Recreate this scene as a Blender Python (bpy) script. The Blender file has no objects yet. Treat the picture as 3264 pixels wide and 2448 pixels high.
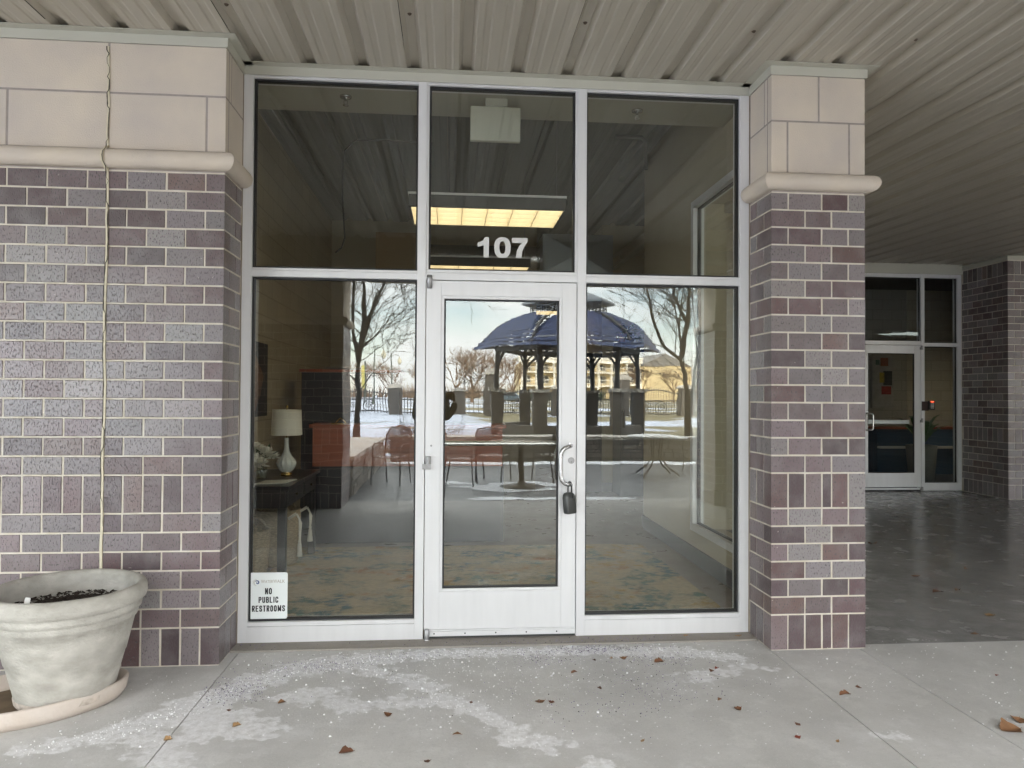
import bpy, math, random
from mathutils import Vector, Matrix, noise as mnoise
R_ = math.radians
sc = bpy.context.scene
COL = sc.collection
rnd = random.Random(7)

# ------------------------------------------------------------------ camera
YAW, PITCH, ROLL = .0852, .0156, .0065
CAM = Vector((0, -4.3184, 1.4546))
F = Vector((math.sin(YAW)*math.cos(PITCH), math.cos(YAW)*math.cos(PITCH), math.sin(PITCH)))
RT = Vector((math.cos(YAW), -math.sin(YAW), 0)); UP = RT.cross(F)
R2 = RT*math.cos(ROLL) + UP*math.sin(ROLL); U2 = -RT*math.sin(ROLL) + UP*math.cos(ROLL)
cd = bpy.data.cameras.new('camera'); cam = bpy.data.objects.new('camera', cd); COL.objects.link(cam)
cd.sensor_width = 36; cd.sensor_fit = 'HORIZONTAL'; cd.lens = 2299.18/3264*36
cd.clip_start = .05; cd.clip_end = 2000
M = Matrix((( R2.x, U2.x, -F.x), (R2.y, U2.y, -F.y), (R2.z, U2.z, -F.z))).to_4x4(); M.translation = CAM
cam.matrix_world = M
sc.camera = cam

# ------------------------------------------------------------------ world, sun, exposure
SUN_EL, SUN_AZ = R_(17), R_(24)          # sun behind the building, low winter afternoon
w = bpy.data.worlds.new('World'); sc.world = w; w.use_nodes = True
nt = w.node_tree; nt.nodes.clear()
out = nt.nodes.new('ShaderNodeOutputWorld'); bg = nt.nodes.new('ShaderNodeBackground')
sky = nt.nodes.new('ShaderNodeTexSky'); sky.sky_type = 'NISHITA'; sky.sun_disc = False
sky.sun_elevation = SUN_EL; sky.sun_rotation = SUN_AZ; sky.air_density = 1.0; sky.dust_density = .4; sky.ozone_density = 1.2
tc = nt.nodes.new('ShaderNodeTexCoord'); mp = nt.nodes.new('ShaderNodeMapping')
mp.inputs['Scale'].default_value = (1.6, 1.6, 5.5)
nz = nt.nodes.new('ShaderNodeTexNoise'); nz.inputs['Scale'].default_value = 2.1; nz.inputs['Detail'].default_value = 9; nz.inputs['Roughness'].default_value = .58
rp = nt.nodes.new('ShaderNodeValToRGB'); rp.color_ramp.elements[0].position = .36; rp.color_ramp.elements[1].position = .60
mx = nt.nodes.new('ShaderNodeMix'); mx.data_type = 'RGBA'; mx.inputs[7].default_value = (8.9, 8.9, 8.9, 1)
hs = nt.nodes.new('ShaderNodeHueSaturation'); hs.inputs['Saturation'].default_value = .80; hs.inputs['Value'].default_value = 1.0
L = nt.links.new
L(tc.outputs['Generated'], mp.inputs[0]); L(mp.outputs[0], nz.inputs['Vector']); L(nz.outputs['Fac'], rp.inputs[0])
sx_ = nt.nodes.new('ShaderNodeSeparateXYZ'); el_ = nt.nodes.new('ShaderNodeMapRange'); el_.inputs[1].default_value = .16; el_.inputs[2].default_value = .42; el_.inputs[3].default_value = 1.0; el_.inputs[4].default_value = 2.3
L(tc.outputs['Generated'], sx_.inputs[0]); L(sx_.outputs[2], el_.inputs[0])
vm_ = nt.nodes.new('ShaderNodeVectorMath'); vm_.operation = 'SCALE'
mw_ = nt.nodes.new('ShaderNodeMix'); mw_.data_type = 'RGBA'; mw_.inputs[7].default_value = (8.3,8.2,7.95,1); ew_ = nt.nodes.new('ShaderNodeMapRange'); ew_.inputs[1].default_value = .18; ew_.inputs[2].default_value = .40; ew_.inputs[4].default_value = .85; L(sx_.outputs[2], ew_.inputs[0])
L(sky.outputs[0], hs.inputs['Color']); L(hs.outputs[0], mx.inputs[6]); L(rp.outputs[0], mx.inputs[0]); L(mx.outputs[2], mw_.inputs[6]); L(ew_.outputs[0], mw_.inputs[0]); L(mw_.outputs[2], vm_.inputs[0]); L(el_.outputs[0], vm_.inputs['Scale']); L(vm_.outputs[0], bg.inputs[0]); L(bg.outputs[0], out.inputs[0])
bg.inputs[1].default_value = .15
sd = Vector((math.sin(SUN_AZ)*math.cos(SUN_EL), math.cos(SUN_AZ)*math.cos(SUN_EL), math.sin(SUN_EL)))
sl = bpy.data.lights.new('sun', 'SUN'); sl.energy = 3.0; sl.angle = R_(.5); sl.color = (1, .86, .68)
so = bpy.data.objects.new('sun', sl); COL.objects.link(so); so.rotation_euler = sd.to_track_quat('Z', 'Y').to_euler(); so.location = (0, 40, 40)
sc.view_settings.view_transform = 'Standard'; sc.view_settings.look = 'None'; sc.view_settings.gamma = 1
sc.view_settings.exposure = 2.5
sc.cycles.use_denoising = True
sc.cycles.max_bounces = 12; sc.cycles.diffuse_bounces = 5; sc.cycles.glossy_bounces = 5; sc.cycles.transparent_max_bounces = 24
sc.cycles.sample_clamp_indirect = 12

# ------------------------------------------------------------------ mesh helpers
class MB:
    def __init__(s): s.v = []; s.f = []; s.c = None; s.sm = []
    def add(s, vs, fs, smooth=False, col=None):
        b = len(s.v); s.v += [tuple(v) for v in vs]; s.f += [tuple(i+b for i in f) for f in fs]; s.sm += [smooth]*len(fs)
        if col is not None:
            if s.c is None: s.c = []
            s.c += [col]*len(fs)
    def box(s, x0, x1, y0, y1, z0, z1, col=None):
        if x0 > x1: x0, x1 = x1, x0
        if y0 > y1: y0, y1 = y1, y0
        if z0 > z1: z0, z1 = z1, z0
        s.add([(x0,y0,z0),(x1,y0,z0),(x1,y1,z0),(x0,y1,z0),(x0,y0,z1),(x1,y0,z1),(x1,y1,z1),(x0,y1,z1)],
              [(0,3,2,1),(4,5,6,7),(0,1,5,4),(1,2,6,5),(2,3,7,6),(3,0,4,7)], col=col); return s
    def bar(s, p, q, w, h, up=(0,0,1), col=None):
        p, q = Vector(p), Vector(q); d = (q-p).normalized(); u = Vector(up)
        if abs(d.dot(u)) > .98: u = Vector((0,1,0))
        a = d.cross(u).normalized()*w/2; b = a.cross(d).normalized()*h/2
        vs = [p-a-b,p+a-b,p+a+b,p-a+b,q-a-b,q+a-b,q+a+b,q-a+b]
        s.add(vs, [(0,1,2,3),(7,6,5,4),(0,4,5,1),(1,5,6,2),(2,6,7,3),(3,7,4,0)], col=col); return s
    def tube(s, pts, r, n=10, caps=True, smooth=True, col=None):
        pts = [Vector(p) for p in pts]; rs = r if isinstance(r, (list, tuple)) else [r]*len(pts)
        t0 = (pts[1]-pts[0]).normalized(); u = Vector((0,0,1)) if abs(t0.z) < .9 else Vector((1,0,0))
        a = t0.cross(u).normalized(); vs = []
        for i, p in enumerate(pts):
            t = (pts[min(i+1,len(pts)-1)]-pts[max(i-1,0)]).normalized()
            a = (a - t*a.dot(t)); a = a.normalized() if a.length > 1e-6 else t.orthogonal().normalized()
            b = t.cross(a)
            for k in range(n):
                an = 2*math.pi*k/n; vs.append(p + (a*math.cos(an)+b*math.sin(an))*rs[i])
        fs = [(i*n+k, i*n+(k+1)%n, (i+1)*n+(k+1)%n, (i+1)*n+k) for i in range(len(pts)-1) for k in range(n)]
        s.add(vs, fs, smooth, col)
        if caps:
            e = (len(pts)-1)*n
            s.add(vs[:n], [tuple(range(n))[::-1]], False, col); s.add(vs[e:], [tuple(range(n))], False, col)
        return s
    def lathe(s, prof, c=(0,0,0), n=32, smooth=True, wob=None, col=None):
        vs = []
        for (r, z) in prof:
            for k in range(n):
                an = 2*math.pi*k/n; rr = r*(wob(an, z) if wob else 1)
                vs.append((c[0]+rr*math.cos(an), c[1]+rr*math.sin(an), c[2]+z))
        fs = [(i*n+k, i*n+(k+1)%n, (i+1)*n+(k+1)%n, (i+1)*n+k) for i in range(len(prof)-1) for k in range(n)]
        s.add(vs, fs, smooth, col); return s
    def prism(s, poly, axis, a0, a1, smooth=False, col=None):
        """poly: 2-D points in the plane across axis ('x': (y,z), 'y': (x,z), 'z': (x,y))"""
        def m(p, a): return {'x': (a,p[0],p[1]), 'y': (p[0],a,p[1]), 'z': (p[0],p[1],a)}[axis]
        n = len(poly); vs = [m(p,a0) for p in poly]+[m(p,a1) for p in poly]
        s.add(vs, [tuple(range(n))[::-1], tuple(range(n,2*n))] , False, col)
        s.add(vs, [(k,(k+1)%n,n+(k+1)%n,n+k) for k in range(n)], smooth, col); return s
    def build(s, name, mat, parent=None, loc=(0,0,0), world=True, bevel=0, auto=False):
        off = Vector(loc)
        if parent is not None and world: off = Vector(parent.location)
        me = bpy.data.meshes.new(name); me.from_pydata([(v[0]-off.x, v[1]-off.y, v[2]-off.z) for v in s.v] if (off.length or True) else s.v, [], s.f)
        me.polygons.foreach_set('use_smooth', s.sm)
        if s.c is not None:
            at = me.color_attributes.new('tint', 'FLOAT_COLOR', 'CORNER'); buf = []
            for p, c in zip(me.polygons, s.c): buf += [c[0], c[1], c[2], 1.0]*p.loop_total
            at.data.foreach_set('color', buf)
        me.validate(); me.update()
        o = bpy.data.objects.new(name, me); COL.objects.link(o)
        if mat: me.materials.append(mat)
        if parent is not None: o.parent = parent
        else: o.location = loc
        if bevel:
            b = o.modifiers.new('bevel', 'BEVEL'); b.width = bevel; b.segments = 2; b.limit_method = 'ANGLE'; b.angle_limit = R_(40)
        return o

def tag(o, label=None, cat=None, group=None, kind=None):
    if label: o['label'] = label
    if cat: o['category'] = cat
    if group: o['group'] = group
    if kind: o['kind'] = kind
    return o
def thing(name, loc, label, cat, group=None, kind=None, rz=0):
    o = bpy.data.objects.new(name, None); o.empty_display_size = .1; COL.objects.link(o); o.location = loc; o.rotation_euler = (0,0,rz)
    return tag(o, label, cat, group, kind)
def copy_tree(o, parent=None):
    c = o.copy(); COL.objects.link(c)
    if parent is not None: c.parent = parent
    for ch in list(o.children): copy_tree(ch, c)
    return c
def dup(o, loc, rz=0, label=None, scale=None):
    c = copy_tree(o); c.location = loc; c.rotation_euler = (0,0,rz)
    if scale: c.scale = scale
    if label: c['label'] = label
    return c

# ------------------------------------------------------------------ materials
MATS = {}
def mat(name, color=(.5,.5,.5), rough=.6, metal=0, spec=.5, noise=0, nscale=8, ncol=None, bump=0, bscale=60, attr=None, nmap=(1,1,1), detail=6):
    m = bpy.data.materials.new(name); m.use_nodes = True; n = m.node_tree.nodes; l = m.node_tree.links.new
    b = n['Principled BSDF']; b.inputs['Base Color'].default_value = (*color, 1); b.inputs['Roughness'].default_value = rough
    b.inputs['Metallic'].default_value = metal; b.inputs['Specular IOR Level'].default_value = spec
    MATS[name] = m; src = None
    t = n.new('ShaderNodeTexCoord'); mpn = n.new('ShaderNodeMapping'); mpn.inputs['Scale'].default_value = nmap; l(t.outputs['Object'], mpn.inputs[0])
    if attr:
        a = n.new('ShaderNodeAttribute'); a.attribute_name = attr; src = a.outputs['Color']; l(src, b.inputs['Base Color'])
    if noise:
        t1 = n.new('ShaderNodeTexNoise'); t1.inputs['Scale'].default_value = nscale; t1.inputs['Detail'].default_value = detail; l(mpn.outputs[0], t1.inputs['Vector'])
        r = n.new('ShaderNodeMapRange'); r.inputs[1].default_value = .3; r.inputs[2].default_value = .7; l(t1.outputs['Fac'], r.inputs[0])
        mixn = n.new('ShaderNodeMix'); mixn.data_type = 'RGBA'
        if ncol is None:
            mixn.blend_type = 'MULTIPLY'; mixn.inputs[7].default_value = (1-noise,1-noise,1-noise,1)
            if src: l(src, mixn.inputs[6])
            else: mixn.inputs[6].default_value = (*color,1)
        else:
            mixn.inputs[7].default_value = (*ncol,1)
            if src: l(src, mixn.inputs[6])
            else: mixn.inputs[6].default_value = (*color,1)
            r.inputs[4].default_value = noise
        l(r.outputs[0], mixn.inputs[0]); l(mixn.outputs[2], b.inputs['Base Color'])
    if bump:
        t2 = n.new('ShaderNodeTexNoise'); t2.inputs['Scale'].default_value = bscale; t2.inputs['Detail'].default_value = 4; l(mpn.outputs[0], t2.inputs['Vector'])
        bm = n.new('ShaderNodeBump'); bm.inputs['Strength'].default_value = bump; bm.inputs['Distance'].default_value = .01; l(t2.outputs['Fac'], bm.inputs['Height']); l(bm.outputs[0], b.inputs['Normal'])
    return m
def emis(name, color, strength):
    m = bpy.data.materials.new(name); m.use_nodes = True; b = m.node_tree.nodes['Principled BSDF']
    b.inputs['Base Color'].default_value = (*color,1); b.inputs['Emission Color'].default_value = (*color,1); b.inputs['Emission Strength'].default_value = strength
    return m

alu = mat('anodised_aluminium', (.68,.68,.685), .40, .2, .5, noise=.06, nscale=3, nmap=(6,6,.7), bump=.03, bscale=300)
alu_dark = mat('brushed_grey_metal', (.30,.30,.30), .35, .8, .5, noise=.1, nscale=20)
steel = mat('satin_steel', (.55,.55,.55), .26, 1.0, .5)
gasket = mat('black_rubber_gasket', (.012,.012,.013), .5)
trim_m = mat('painted_trim', (.47,.46,.395), .45, 0, .4, noise=.06, nscale=2)
soffit_m = mat('painted_steel_deck', (.445,.41,.345), .42, 0, .4, noise=.07, nscale=5, nmap=(5,.4,1), bump=.02, bscale=30)
dark_void = mat('dark_void', (.02,.02,.018), .9)
caulk = mat('tan_caulk', (.33,.255,.18), .7, noise=.2, nscale=20)
cream = mat('cream_sealant', (.62,.56,.42), .6, noise=.15, nscale=30)
crackm = mat('open_crack', (.03,.026,.022), .9)
stone = mat('cast_stone', (.60,.525,.43), .8, 0, .3, noise=1.0, nscale=3.0, ncol=(.49,.435,.385), bump=.25, bscale=150, detail=9)
stone_joint = mat('stone_mortar', (.33,.29,.265), .9, noise=.2, nscale=20)
mortar = mat('cream_mortar', (.52,.465,.37), .9, 0, .2, noise=.75, nscale=11, ncol=(.66,.63,.58), bump=.3, bscale=160)
black_satin = mat('black_satin', (.012,.012,.013), .35, noise=.2, nscale=8)
white_paint = mat('white_plastic', (.74,.74,.70), .5, noise=.08, nscale=5)

def brick_mat(name):
    m = bpy.data.materials.new(name); m.use_nodes = True; n = m.node_tree.nodes; l = m.node_tree.links.new; b = n['Principled BSDF']
    a = n.new('ShaderNodeAttribute'); a.attribute_name = 'tint'
    t = n.new('ShaderNodeTexCoord')
    big = n.new('ShaderNodeTexNoise'); big.inputs['Scale'].default_value = 9; big.inputs['Detail'].default_value = 5; l(t.outputs['Object'], big.inputs['Vector'])
    mp1 = n.new('ShaderNodeMapping'); mp1.inputs['Scale'].default_value = (1,1,.42); l(t.outputs['Object'], mp1.inputs[0])
    pit = n.new('ShaderNodeTexNoise'); pit.inputs['Scale'].default_value = 150; pit.inputs['Detail'].default_value = 3; pit.inputs['Roughness'].default_value = .55; l(mp1.outputs[0], pit.inputs['Vector'])
    fine = n.new('ShaderNodeTexNoise'); fine.inputs['Scale'].default_value = 420; fine.inputs['Detail'].default_value = 2; l(t.outputs['Object'], fine.inputs['Vector'])
    m1 = n.new('ShaderNodeMix'); m1.data_type = 'RGBA'; m1.blend_type = 'MIX'
    rr = n.new('ShaderNodeMapRange'); rr.inputs[1].default_value = .42; rr.inputs[2].default_value = .68; rr.inputs[4].default_value = .4; l(big.outputs['Fac'], rr.inputs[0])
    l(rr.outputs[0], m1.inputs[0]); l(a.outputs['Color'], m1.inputs[6]); m1.inputs[7].default_value = (.215,.19,.195,1)
    pr_ = n.new('ShaderNodeMapRange'); pr_.inputs[1].default_value = .34; pr_.inputs[2].default_value = .45; l(pit.outputs['Fac'], pr_.inputs[0])
    m2 = n.new('ShaderNodeMix'); m2.data_type = 'RGBA'; l(pr_.outputs[0], m2.inputs[0]); m2.inputs[6].default_value = (.062,.049,.051,1); l(m1.outputs[2], m2.inputs[7])
    m3 = n.new('ShaderNodeMix'); m3.data_type = 'RGBA'; m3.blend_type = 'OVERLAY'; m3.inputs[0].default_value = .35; l(m2.outputs[2], m3.inputs[6]); l(fine.outputs['Color'], m3.inputs[7])
    sm1 = n.new('ShaderNodeTexNoise'); sm1.inputs['Scale'].default_value = 30; sm1.inputs['Detail'].default_value = 6; sm1.inputs['Roughness'].default_value = .7; l(t.outputs['Object'], sm1.inputs['Vector'])
    sr = n.new('ShaderNodeMapRange'); sr.inputs[1].default_value = .655; sr.inputs[2].default_value = .70; sr.inputs[4].default_value = .75; l(sm1.outputs['Fac'], sr.inputs[0])
    m4 = n.new('ShaderNodeMix'); m4.data_type = 'RGBA'; l(sr.outputs[0], m4.inputs[0]); l(m3.outputs[2], m4.inputs[6]); m4.inputs[7].default_value = (.46,.42,.38,1)
    hsv = n.new('ShaderNodeHueSaturation'); hsv.inputs['Saturation'].default_value = 1.0; l(m4.outputs[2], hsv.inputs['Color'])
    l(hsv.outputs[0], b.inputs['Base Color']); b.inputs['Roughness'].default_value = .31; b.inputs['Specular IOR Level'].default_value = .7
    bm = n.new('ShaderNodeBump'); bm.inputs['Strength'].default_value = .55; bm.inputs['Distance'].default_value = .004; l(pr_.outputs[0], bm.inputs['Height']); l(bm.outputs[0], b.inputs['Normal'])
    return m
brickm = brick_mat('ironspot_brick')

def glass_mat(name, tint, r0, wav=.0):
    m = bpy.data.materials.new(name); m.use_nodes = True; n = m.node_tree.nodes; l = m.node_tree.links.new; n.clear()
    o = n.new('ShaderNodeOutputMaterial'); tr = n.new('ShaderNodeBsdfTransparent'); tr.inputs[0].default_value = (*tint,1)
    gl = n.new('ShaderNodeBsdfGlossy'); gl.inputs['Roughness'].default_value = 0; gl.inputs[0].default_value = (.97,1,.99,1)
    lw = n.new('ShaderNodeLayerWeight'); lw.inputs['Blend'].default_value = .5
    p = n.new('ShaderNodeMath'); p.operation = 'POWER'; p.inputs[1].default_value = 5; l(lw.outputs['Facing'], p.inputs[0])
    ma = n.new('ShaderNodeMath'); ma.operation = 'MULTIPLY_ADD'; ma.inputs[1].default_value = 1-r0; ma.inputs[2].default_value = r0; l(p.outputs[0], ma.inputs[0])
    mixs = n.new('ShaderNodeMixShader'); l(ma.outputs[0], mixs.inputs[0]); l(tr.outputs[0], mixs.inputs[1]); l(gl.outputs[0], mixs.inputs[2]); l(mixs.outputs[0], o.inputs[0])
    if wav:
        t = n.new('ShaderNodeTexCoord'); nz = n.new('ShaderNodeTexNoise'); nz.inputs['Scale'].default_value = 3.2; nz.inputs['Detail'].default_value = 1; l(t.outputs['Object'], nz.inputs['Vector'])
        bm = n.new('ShaderNodeBump'); bm.inputs['Strength'].default_value = 1; bm.inputs['Distance'].default_value = wav; l(nz.outputs['Fac'], bm.inputs['Height']); l(bm.outputs[0], gl.inputs['Normal'])
    return m
glass = glass_mat('storefront_glass', (.965,.975,.955), .066, .0006)
glass_far = glass_mat('entrance_glass', (.94,.955,.95), .032, .0006)

# brick layout ------------------------------------------------------
PAL = [((.150,.112,.116),7),((.165,.142,.145),6),((.105,.064,.066),4),((.115,.067,.064),1),((.205,.182,.184),4),((.082,.056,.060),4),((.150,.098,.089),1)]
PALX = [c for c, k in PAL for _ in range(k)]
def tint(r=rnd):
    c = r.choice(PALX); k = r.uniform(.80,1.22); return tuple(x*k*r.uniform(.97,1.03) for x in c)
C_ = .1016; BL = .2032; J = .0098
ROWS = [('S',0,2)] + [('AB'[i%2],2+i,1) for i in range(6)] + [('S',8,2)] + [('BA'[i%2] if False else 'AB'[i%2],10+i,1) for i in range(16)]
ROWS = [('S',0,2)] + [('BA'[i%2],2+i,1) for i in range(6)] + [('S',8,2)] + [('BA'[i%2],10+i,1) for i in range(16)]
def put(mb, fr, a0, a1, z0, z1, depth=.03, d0=0):
    """fr = (origin xy, u xy, n xy); brick occupying a0..a1 along u, proud to the face"""
    (ox,oy),(ux,uy),(nx,ny) = fr; j = rnd.uniform(-.0012,.0012); k = rnd.uniform(-.0006,.0008)
    a0 += J/2+j; a1 -= J/2-j; z0 += J/2; z1 -= J/2; ch = .0022
    def P(a, z, d): return (ox+ux*a+nx*d, oy+uy*a+ny*d, z)
    c = tint(); f0 = k
    vs = [P(a0,z0,-depth),P(a1,z0,-depth),P(a1,z1,-depth),P(a0,z1,-depth),
          P(a0,z0,f0-ch),P(a1,z0,f0-ch),P(a1,z1,f0-ch),P(a0,z1,f0-ch),
          P(a0+ch,z0+ch,f0),P(a1-ch,z0+ch,f0),P(a1-ch,z1-ch,f0),P(a0+ch,z1-ch,f0)]
    vs = [v if i_ < 4 else (v[0]+ux*rnd.uniform(-.0011,.0011), v[1]+uy*rnd.uniform(-.0011,.0011), v[2]+rnd.uniform(-.0011,.0011)) for i_, v in enumerate(vs)]
    mb.add(vs, [(8,9,10,11),(4,5,9,8),(5,6,10,9),(6,7,11,10),(7,4,8,11),(0,1,5,4),(1,2,6,5),(2,3,7,6),(3,0,4,7)], col=c)
def face(mb, fr, breaksA, breaksB, breaksS, z0=0, rows=ROWS, depth=.03):
    for t, k, h in rows:
        br = {'A':breaksA,'B':breaksB,'S':breaksS}[t]
        for a, b in zip(br[:-1], br[1:]):
            if b-a > .02: put(mb, fr, a, b, z0+k*C_, z0+(k+h)*C_, depth)
def corner(mb, cx, cy, u, v, rows=ROWS, z0=0):
    """corner bricks: u runs along the front (a), v runs back along the return; solid boxes"""
    for t, k, h in rows:
        la, lb = {'A':(C_,BL),'B':(BL,C_),'S':(C_,C_)}[t]
        x0, x1 = cx, cx+u*(la-J/2); y0, y1 = cy, cy+v*(lb-J/2)
        e = rnd.uniform(-.0006,.0008)
        mb.box(x0-u*e, x1, y0-v*e, y1, z0+k*C_+J/2, z0+(k+h)*C_-J/2, col=tint())
def seq(start, step, end):
    o = [start]
    while o[-1] < end-1e-6: o.append(min(o[-1]+step, end))
    return o

def offset_path(path, d):
    """offset an open xy polyline to its right side by d (mitred)"""
    out = []
    n = len(path)
    for i in range(n):
        dirs = []
        if i > 0: dirs.append((Vector(path[i])-Vector(path[i-1])).normalized())
        if i < n-1: dirs.append((Vector(path[i+1])-Vector(path[i])).normalized())
        ns = [Vector((t.y,-t.x)) for t in dirs]
        if len(ns) == 1: out.append(Vector(path[i])+ns[0]*d)
        else:
            b = (ns[0]+ns[1]).normalized(); out.append(Vector(path[i])+b*(d/max(.2,b.dot(ns[0]))))
    return out
def sweep(mb, path, prof, smooth=False, closed=True, caps=True):
    """prof: list of (d outward, z); swept along the xy path with mitres"""
    k = len(prof); n = len(path)
    cols = [offset_path(path, d) for d, z in prof]
    vs = [(cols[j][i].x, cols[j][i].y, prof[j][1]) for i in range(n) for j in range(k)]
    rng = range(k) if closed else range(k-1)
    # split smooth at mitres: duplicate rings
    for i in range(n-1):
        ring = [vs[i*k+j] for j in range(k)] + [vs[(i+1)*k+j] for j in range(k)]
        mb.add(ring, [(j,(j+1)%k,k+(j+1)%k,k+j) for j in rng], smooth)
        if caps and closed and (i == 0): mb.add(ring[:k], [tuple(range(k))])
        if caps and closed and (i == n-2): mb.add(ring[k:], [tuple(range(k))[::-1]])

ZB = 26*C_            # 2.6416 top of brick
ZBN, ZST, ZS2, ZS3 = ZB+.006, ZB+.112, 3.058, 3.33
SOF = 3.38
def trim(mb, path, z=SOF, leg=.055, fl=.06):
    t = .003
    sweep(mb, path, [(.002,z-leg),(.010,z-leg),(.010,z-.004),(fl,z-.004),(fl,z-.001),(.002,z-.001)])
def bullnose(root, path, joints=None):
    mb = MB(); prof = []
    zc = (ZBN+ZST)/2; r = (ZST-ZBN)/2-.004
    prof = [(-.02,zc-r)]+[(.004+r*.98*math.cos(a)+.0, zc+r*math.sin(a)) for a in [R_(-90+180*i/14) for i in range(15)]]+[(-.02,zc+r)]
    prof = [(d+.012 if d > 0 else d, z) for d, z in prof]
    sweep(mb, path, prof, smooth=True)
    return mb.build('bullnose_band', stone, root)

# ------------------------------------------------------------------ ground, patio
def ground_mat():
    m = bpy.data.materials.new('lawn_and_snow'); m.use_nodes = True; n = m.node_tree.nodes; l = m.node_tree.links.new; b = n['Principled BSDF']; b.inputs['Roughness'].default_value = .9
    t = n.new('ShaderNodeTexCoord'); mpn = n.new('ShaderNodeMapping'); mpn.inputs['Scale'].default_value = (.6,1,1); l(t.outputs['Object'], mpn.inputs[0])
    a = n.new('ShaderNodeTexNoise'); a.inputs['Scale'].default_value = .16; a.inputs['Detail'].default_value = 7; l(mpn.outputs[0], a.inputs['Vector'])
    sx = n.new('ShaderNodeSeparateXYZ'); l(t.outputs['Object'], sx.inputs[0])
    ad = n.new('ShaderNodeMapRange'); ad.inputs[1].default_value = -14; ad.inputs[2].default_value = 14; ad.inputs[3].default_value = .18; ad.inputs[4].default_value = -.05; l(sx.outputs[0], ad.inputs[0])
    sm = n.new('ShaderNodeMath'); sm.operation = 'ADD'; l(a.outputs['Fac'], sm.inputs[0]); l(ad.outputs[0], sm.inputs[1])
    r = n.new('ShaderNodeMapRange'); r.inputs[1].default_value = .50; r.inputs[2].default_value = .55; l(sm.outputs[0], r.inputs[0])
    g = n.new('ShaderNodeTexNoise'); g.inputs['Scale'].default_value = 3; g.inputs['Detail'].default_value = 8; l(t.outputs['Object'], g.inputs['Vector'])
    gm = n.new('ShaderNodeMix'); gm.data_type = 'RGBA'; l(g.outputs['Fac'], gm.inputs[0]); gm.inputs[6].default_value = (.17,.13,.07,1); gm.inputs[7].default_value = (.10,.10,.045,1)
    mm = n.new('ShaderNodeMix'); mm.data_type = 'RGBA'; l(r.outputs[0], mm.inputs[0]); l(gm.outputs[2], mm.inputs[6]); mm.inputs[7].default_value = (.40,.44,.53,1); l(mm.outputs[2], b.inputs['Base Color'])
    return m
mb = MB(); gx = [-600,-200,-80,-40,-20,0,20,40,80,200,600]; gy = [60,20,-11.6,-14,-20,-28,-36,-50,-80,-150,-400,-900]
def gz(y): return -.03 if y > -12 else min(.55,(-12-y)*.016)-.03
mb.add([(x,y,gz(y)) for y in gy for x in gx], [(j*11+i,j*11+i+1,(j+1)*11+i+1,(j+1)*11+i) for j in range(len(gy)-1) for i in range(10)])
tag(mb.build('ground', ground_mat()), 'winter lawn with patches of snow beyond the patio', 'ground', kind='structure')

# paved sidewalk with stains kept as an attribute
import numpy as np
def seg_d(px, py, pts, widths):
    best = np.full(px.shape, 9.)
    for (a, b, wa, wb) in zip(pts[:-1], pts[1:], widths[:-1], widths[1:]):
        ax, ay = a; bx, by = b; dx, dy = bx-ax, by-ay; t = np.clip(((px-ax)*dx+(py-ay)*dy)/(dx*dx+dy*dy+1e-9), 0, 1)
        d = np.hypot(px-ax-t*dx, py-ay-t*dy)-(wa+(wb-wa)*t); best = np.minimum(best, d)
    return best
BAND = [(-1.75,-1.22),(-1.5,-1.12),(-1.23,-.9),(-1.09,-.72),(-.93,-.52),(-.67,-.33),(-.18,-.235),(.34,-.22),(.87,-.24),(1.35,-.30),(1.62,-.40)]
BANDW = [.02,.06,.10,.10,.09,.09,.055,.03,.06,.07,.03]
BR = [(-.66,-.36),(-.45,-.41),(-.26,-.54),(-.10,-.67),(-.04,-.84),(.11,-.95),(.25,-1.14),(.31,-1.26),(.46,-1.30)]
BRW = [.06,.045,.04,.045,.04,.05,.045,.06,.035]
SIDE = [(-.25,-.90),(-.12,-.87),(-.04,-.84)]; SIDEW = [.02,.04,.05]
LOBE = [(-1.15,-.95),(-1.0,-1.02),(-.80,-1.1)]; LOBEW = [.07,.16,.07]
LOB2 = [(-1.62,-1.17),(-1.35,-1.08),(-1.18,-1.22),(-1.05,-1.45)]; LOB2W = [.03,.06,.09,.05]
BLOBS = [(-.43,-.89,.05),(-.28,-.86,.04),(-.68,-.74,.07),(-.56,-.80,.05),(1.62,-.55,.035),(1.45,-.60,.03),(.60,-1.48,.03),(1.30,-.66,.04),(2.75,-1.55,.10),(1.9,-1.36,.015)]
XS = np.linspace(-4.2,5.2,627); YS = np.linspace(-2.6,-.135,165)
X, Y = np.meshgrid(XS, YS)
stain = np.minimum.reduce([seg_d(X,Y,BAND,BANDW), seg_d(X,Y,BR,BRW), seg_d(X,Y,SIDE,SIDEW), seg_d(X,Y,LOBE,LOBEW), seg_d(X,Y,LOB2,LOB2W)]+[np.hypot((X-a)/1.7,Y-b)-r for a,b,r in BLOBS])
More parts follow.
